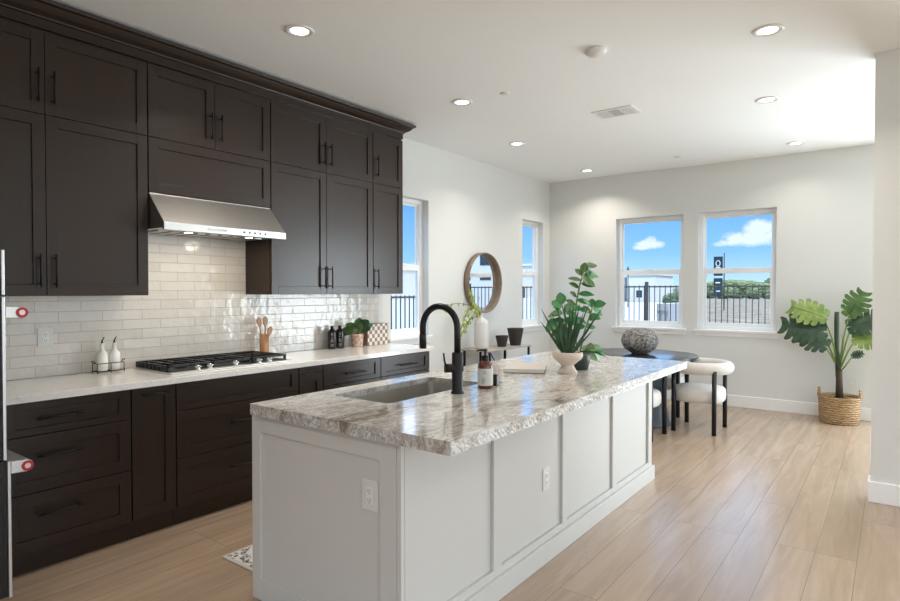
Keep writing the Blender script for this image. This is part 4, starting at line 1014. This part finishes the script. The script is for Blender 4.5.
def house(x0, y0, x1, y1, h, m_, lbl, rows, wfaces, roof='roof_slate', ww=.9, gap=2.2, parap=False):
    t = thing('house', (x0, y0, GZ), lbl, 'building')
    MB().box(x0, y0, GZ, x1, y1, h).build('walls', m_, t)
    if parap: MB().box(x0-.2, y0-.2, h, x1+.2, y1+.2, h+.25).build('roof', m_, t)
    else:
        ym = (y0+y1)/2
        MB().prism([(y0-.4, h), (y1+.4, h), (ym, h+min(1.6, (y1-y0)*.2))], x0-.4, x1+.4, 'X').build('roof', roof, t)
    for face in wfaces:
        a0, a1 = (x0, x1) if face == '-Y' else (y0, y1)
        for (z0, z1) in rows:
            a = a0+gap*.5
            while a+ww < a1:
                if face == '-Y': q_ = MB().box(a, y0-.03, z0, a+ww, y0+.02, z1)
                else: q_ = MB().box(x1-.02, a, z0, x1+.03, a+ww, z1)
                wn = q_.build('window', 'dark_pane', t); a += gap
    return t
# seen in the mirror (to the right beyond the rear fence)
house(22, 50, 46, 62, 6.2, 'stucco_white', 'white two-storey house seen reflected in the round mirror', [(2.5, 3.1), (4.0, 5.1)], ['-Y'], ww=1.3, gap=2.5, parap=True)
# through window_1 (left wall, near the cabinets)
house(-34, 24, -22, 60, 3.0, 'stucco_tan', 'tan house beyond the left fence, seen past the cabinet end', [(.6, 1.7)], ['+X'], gap=6, parap=True)
tag(MB().box(-12, 6, GZ, -11.8, 40, 1.05).build('garden_wall', 'stucco_white', None, loc=(-12, 6, GZ)), 'white boundary wall behind the left hand fence', 'wall')
house(-42, 62, -30, 72, 4.4, 'stucco_white', 'white house with dark windows seen through the narrow left window by the corner', [(.3, 1.4), (2.0, 3.0)], ['-Y', '+X'], gap=2.6, parap=True)
# through the rear left window
house(-41, 92, -30, 100, 3.4, 'stucco_grey', 'low grey building on the horizon, leftmost in the rear left window', [(.4, 1.5)], ['-Y'], gap=3.5, parap=True)
house(-29.4, 91, -25, 100, 3.8, 'stucco_white', 'small pale building on the horizon in the middle of the rear left window', [(.4, 1.5)], ['-Y'], gap=3.0, parap=True)

def banner(x, y):
    t = thing('street_banner', (x, y, GZ), 'dark teal banner on a tall pole beyond the right rear window', 'sign')
    MB().cyl((x+.50, y, GZ), (x+.50, y, 4.75), .05, 12).build('pole', 'fence_black', t)
    b_ = MB().box(x-.36, y-.02, 2.75, x+.38, y+.02, 4.45).build('banner', 'banner_teal', t)
    MB().box(x-.36, y-.02, .95, x+.38, y+.02, 2.55).build('banner', 'banner_teal', t)
    e_ = MB().tube([(x+.17*math.cos(a), y-.03, 3.85+.24*math.sin(a)) for a in [i*2*PI/20 for i in range(20)]], .035, 6, closed=True); e_.build('emblem', 'banner_white', b_)
    l_ = MB()
    for z in (3.2, 3.45): l_.box(x-.20, y-.03, z, x+.20, y-.021, z+.09)
    for z in (1.35, 1.75, 2.1): l_.box(x-.20, y-.03, z, x+.18, y-.021, z+.10)
    l_.build('lettering', 'banner_white', b_)
banner(4.134-.222*56, 56)
t = thing('street_lamp', (-17.1, 58.0, GZ), 'thin dark street lamp seen through the rear left window', 'street lamp')
MB().cyl((-17.13, 58, GZ), (-17.13, 58, 3.2), .05, 8).build('pole', 'fence_black', t)
MB().lathe([(.30, 3.2), (.24, 3.3), (.12, 3.6), (0, 3.95)], (-17.13, 58, 0), 12).build('lamp_head', 'fence_black', t)

def foliage(cx_, cy_, z0, rx, rz_, seed, m_, name, lbl, cat, trunk=True):
    rnd = random.Random(seed); t = thing(name, (cx_, cy_, GZ), lbl, cat)
    me = MB()
    for k_ in range(9):
        bm_ = bmesh.new(); bmesh.ops.create_icosphere(bm_, subdivisions=3, radius=1)
        c0 = Vector((cx_+rnd.uniform(-.6, .6)*rx, cy_+rnd.uniform(-.5, .5)*rx, z0+rz_*rnd.uniform(.3, 1.0)))
        s_ = rnd.uniform(.32, .6)
        for v in bm_.verts:
            j = 1+rnd.uniform(-.22, .22); v.co = Vector((v.co.x*rx*s_*j, v.co.y*rx*s_*j, v.co.z*rz_*s_*j*.9))+c0
        bm_.verts.ensure_lookup_table(); me.add([v.co.copy() for v in bm_.verts], [[v.index for v in f.verts] for f in bm_.faces]); bm_.free()
    me.build('crown', m_, t)
    if trunk: MB().cyl((cx_, cy_, GZ), (cx_, cy_, z0+rz_*.5), .09*rx, 8).build('trunk', 'bark', t)
rnd = random.Random(21)
spots = [(-.262, 165, 2.1, 'tree_olive'), (-.236, 185, 2.7, 'tree_olive'), (-.212, 160, 2.0, 'tree_olive'), (-.196, 178, 2.8, 'tree_olive'), (-.176, 190, 2.7, 'tree_olive'), (-.160, 166, 2.2, 'tree_olive'), (-.143, 172, 2.9, 'shrub_dark'), (-.287, 40, 1.0, 'shrub_dark')]
where = ['leftmost in the right rear window', 'just left of the banner pole', 'just right of the banner pole', 'second right of the banner pole', 'near the middle right of the right rear window', 'small one right of the middle', 'at the right edge of the right rear window', 'at the right edge of the left rear window']
for i, ((k_, y, s_, mm), wh) in enumerate(zip(spots, where)):
    foliage(4.134+k_*y, y, GZ+s_*.35, s_*1.05, s_*.95, 30+i, mm, 'distant_tree', ('dark bushy tree ' if mm == 'shrub_dark' else 'olive green tree ')+'on the horizon, '+wh, 'tree')
for i, k_ in enumerate((-.255, -.235, -.215, -.195, -.175, -.155, -.135)):
    y = 134+(i%2)*7; foliage(4.134+k_*y, y, GZ, 1.8, 1.35, 60+i, 'shrub_dark', 'roadside_shrub', 'low dark shrub along the road, number %s from the left in the right rear window' % ('one', 'two', 'three', 'four', 'five', 'six', 'seven')[i], 'shrub', False)
for o in bpy.data.objects:
    if o.name.startswith('roadside_shrub'): o['group'] = 'roadside shrubs'; o['label'] = 'low dark shrub in the roadside row beyond the gravel'
hl = MB(); pts = []
for i in range(61):
    x = -200+i*6.5; h_ = 3.5+2.2*math.sin(i*.33)+1.2*math.sin(i*.9+1); pts.append((x, max(2.5, h_*.9+.8)))
hl.prism([(-200, GZ)]+pts+[(190, GZ)], 300, 330, 'Y')
struct('distant_hills', hl, 'hill_green')  # ridge of distant hills on the horizon

# remove helper properties
for o in bpy.data.objects:
    if '_o' in o: del o['_o']
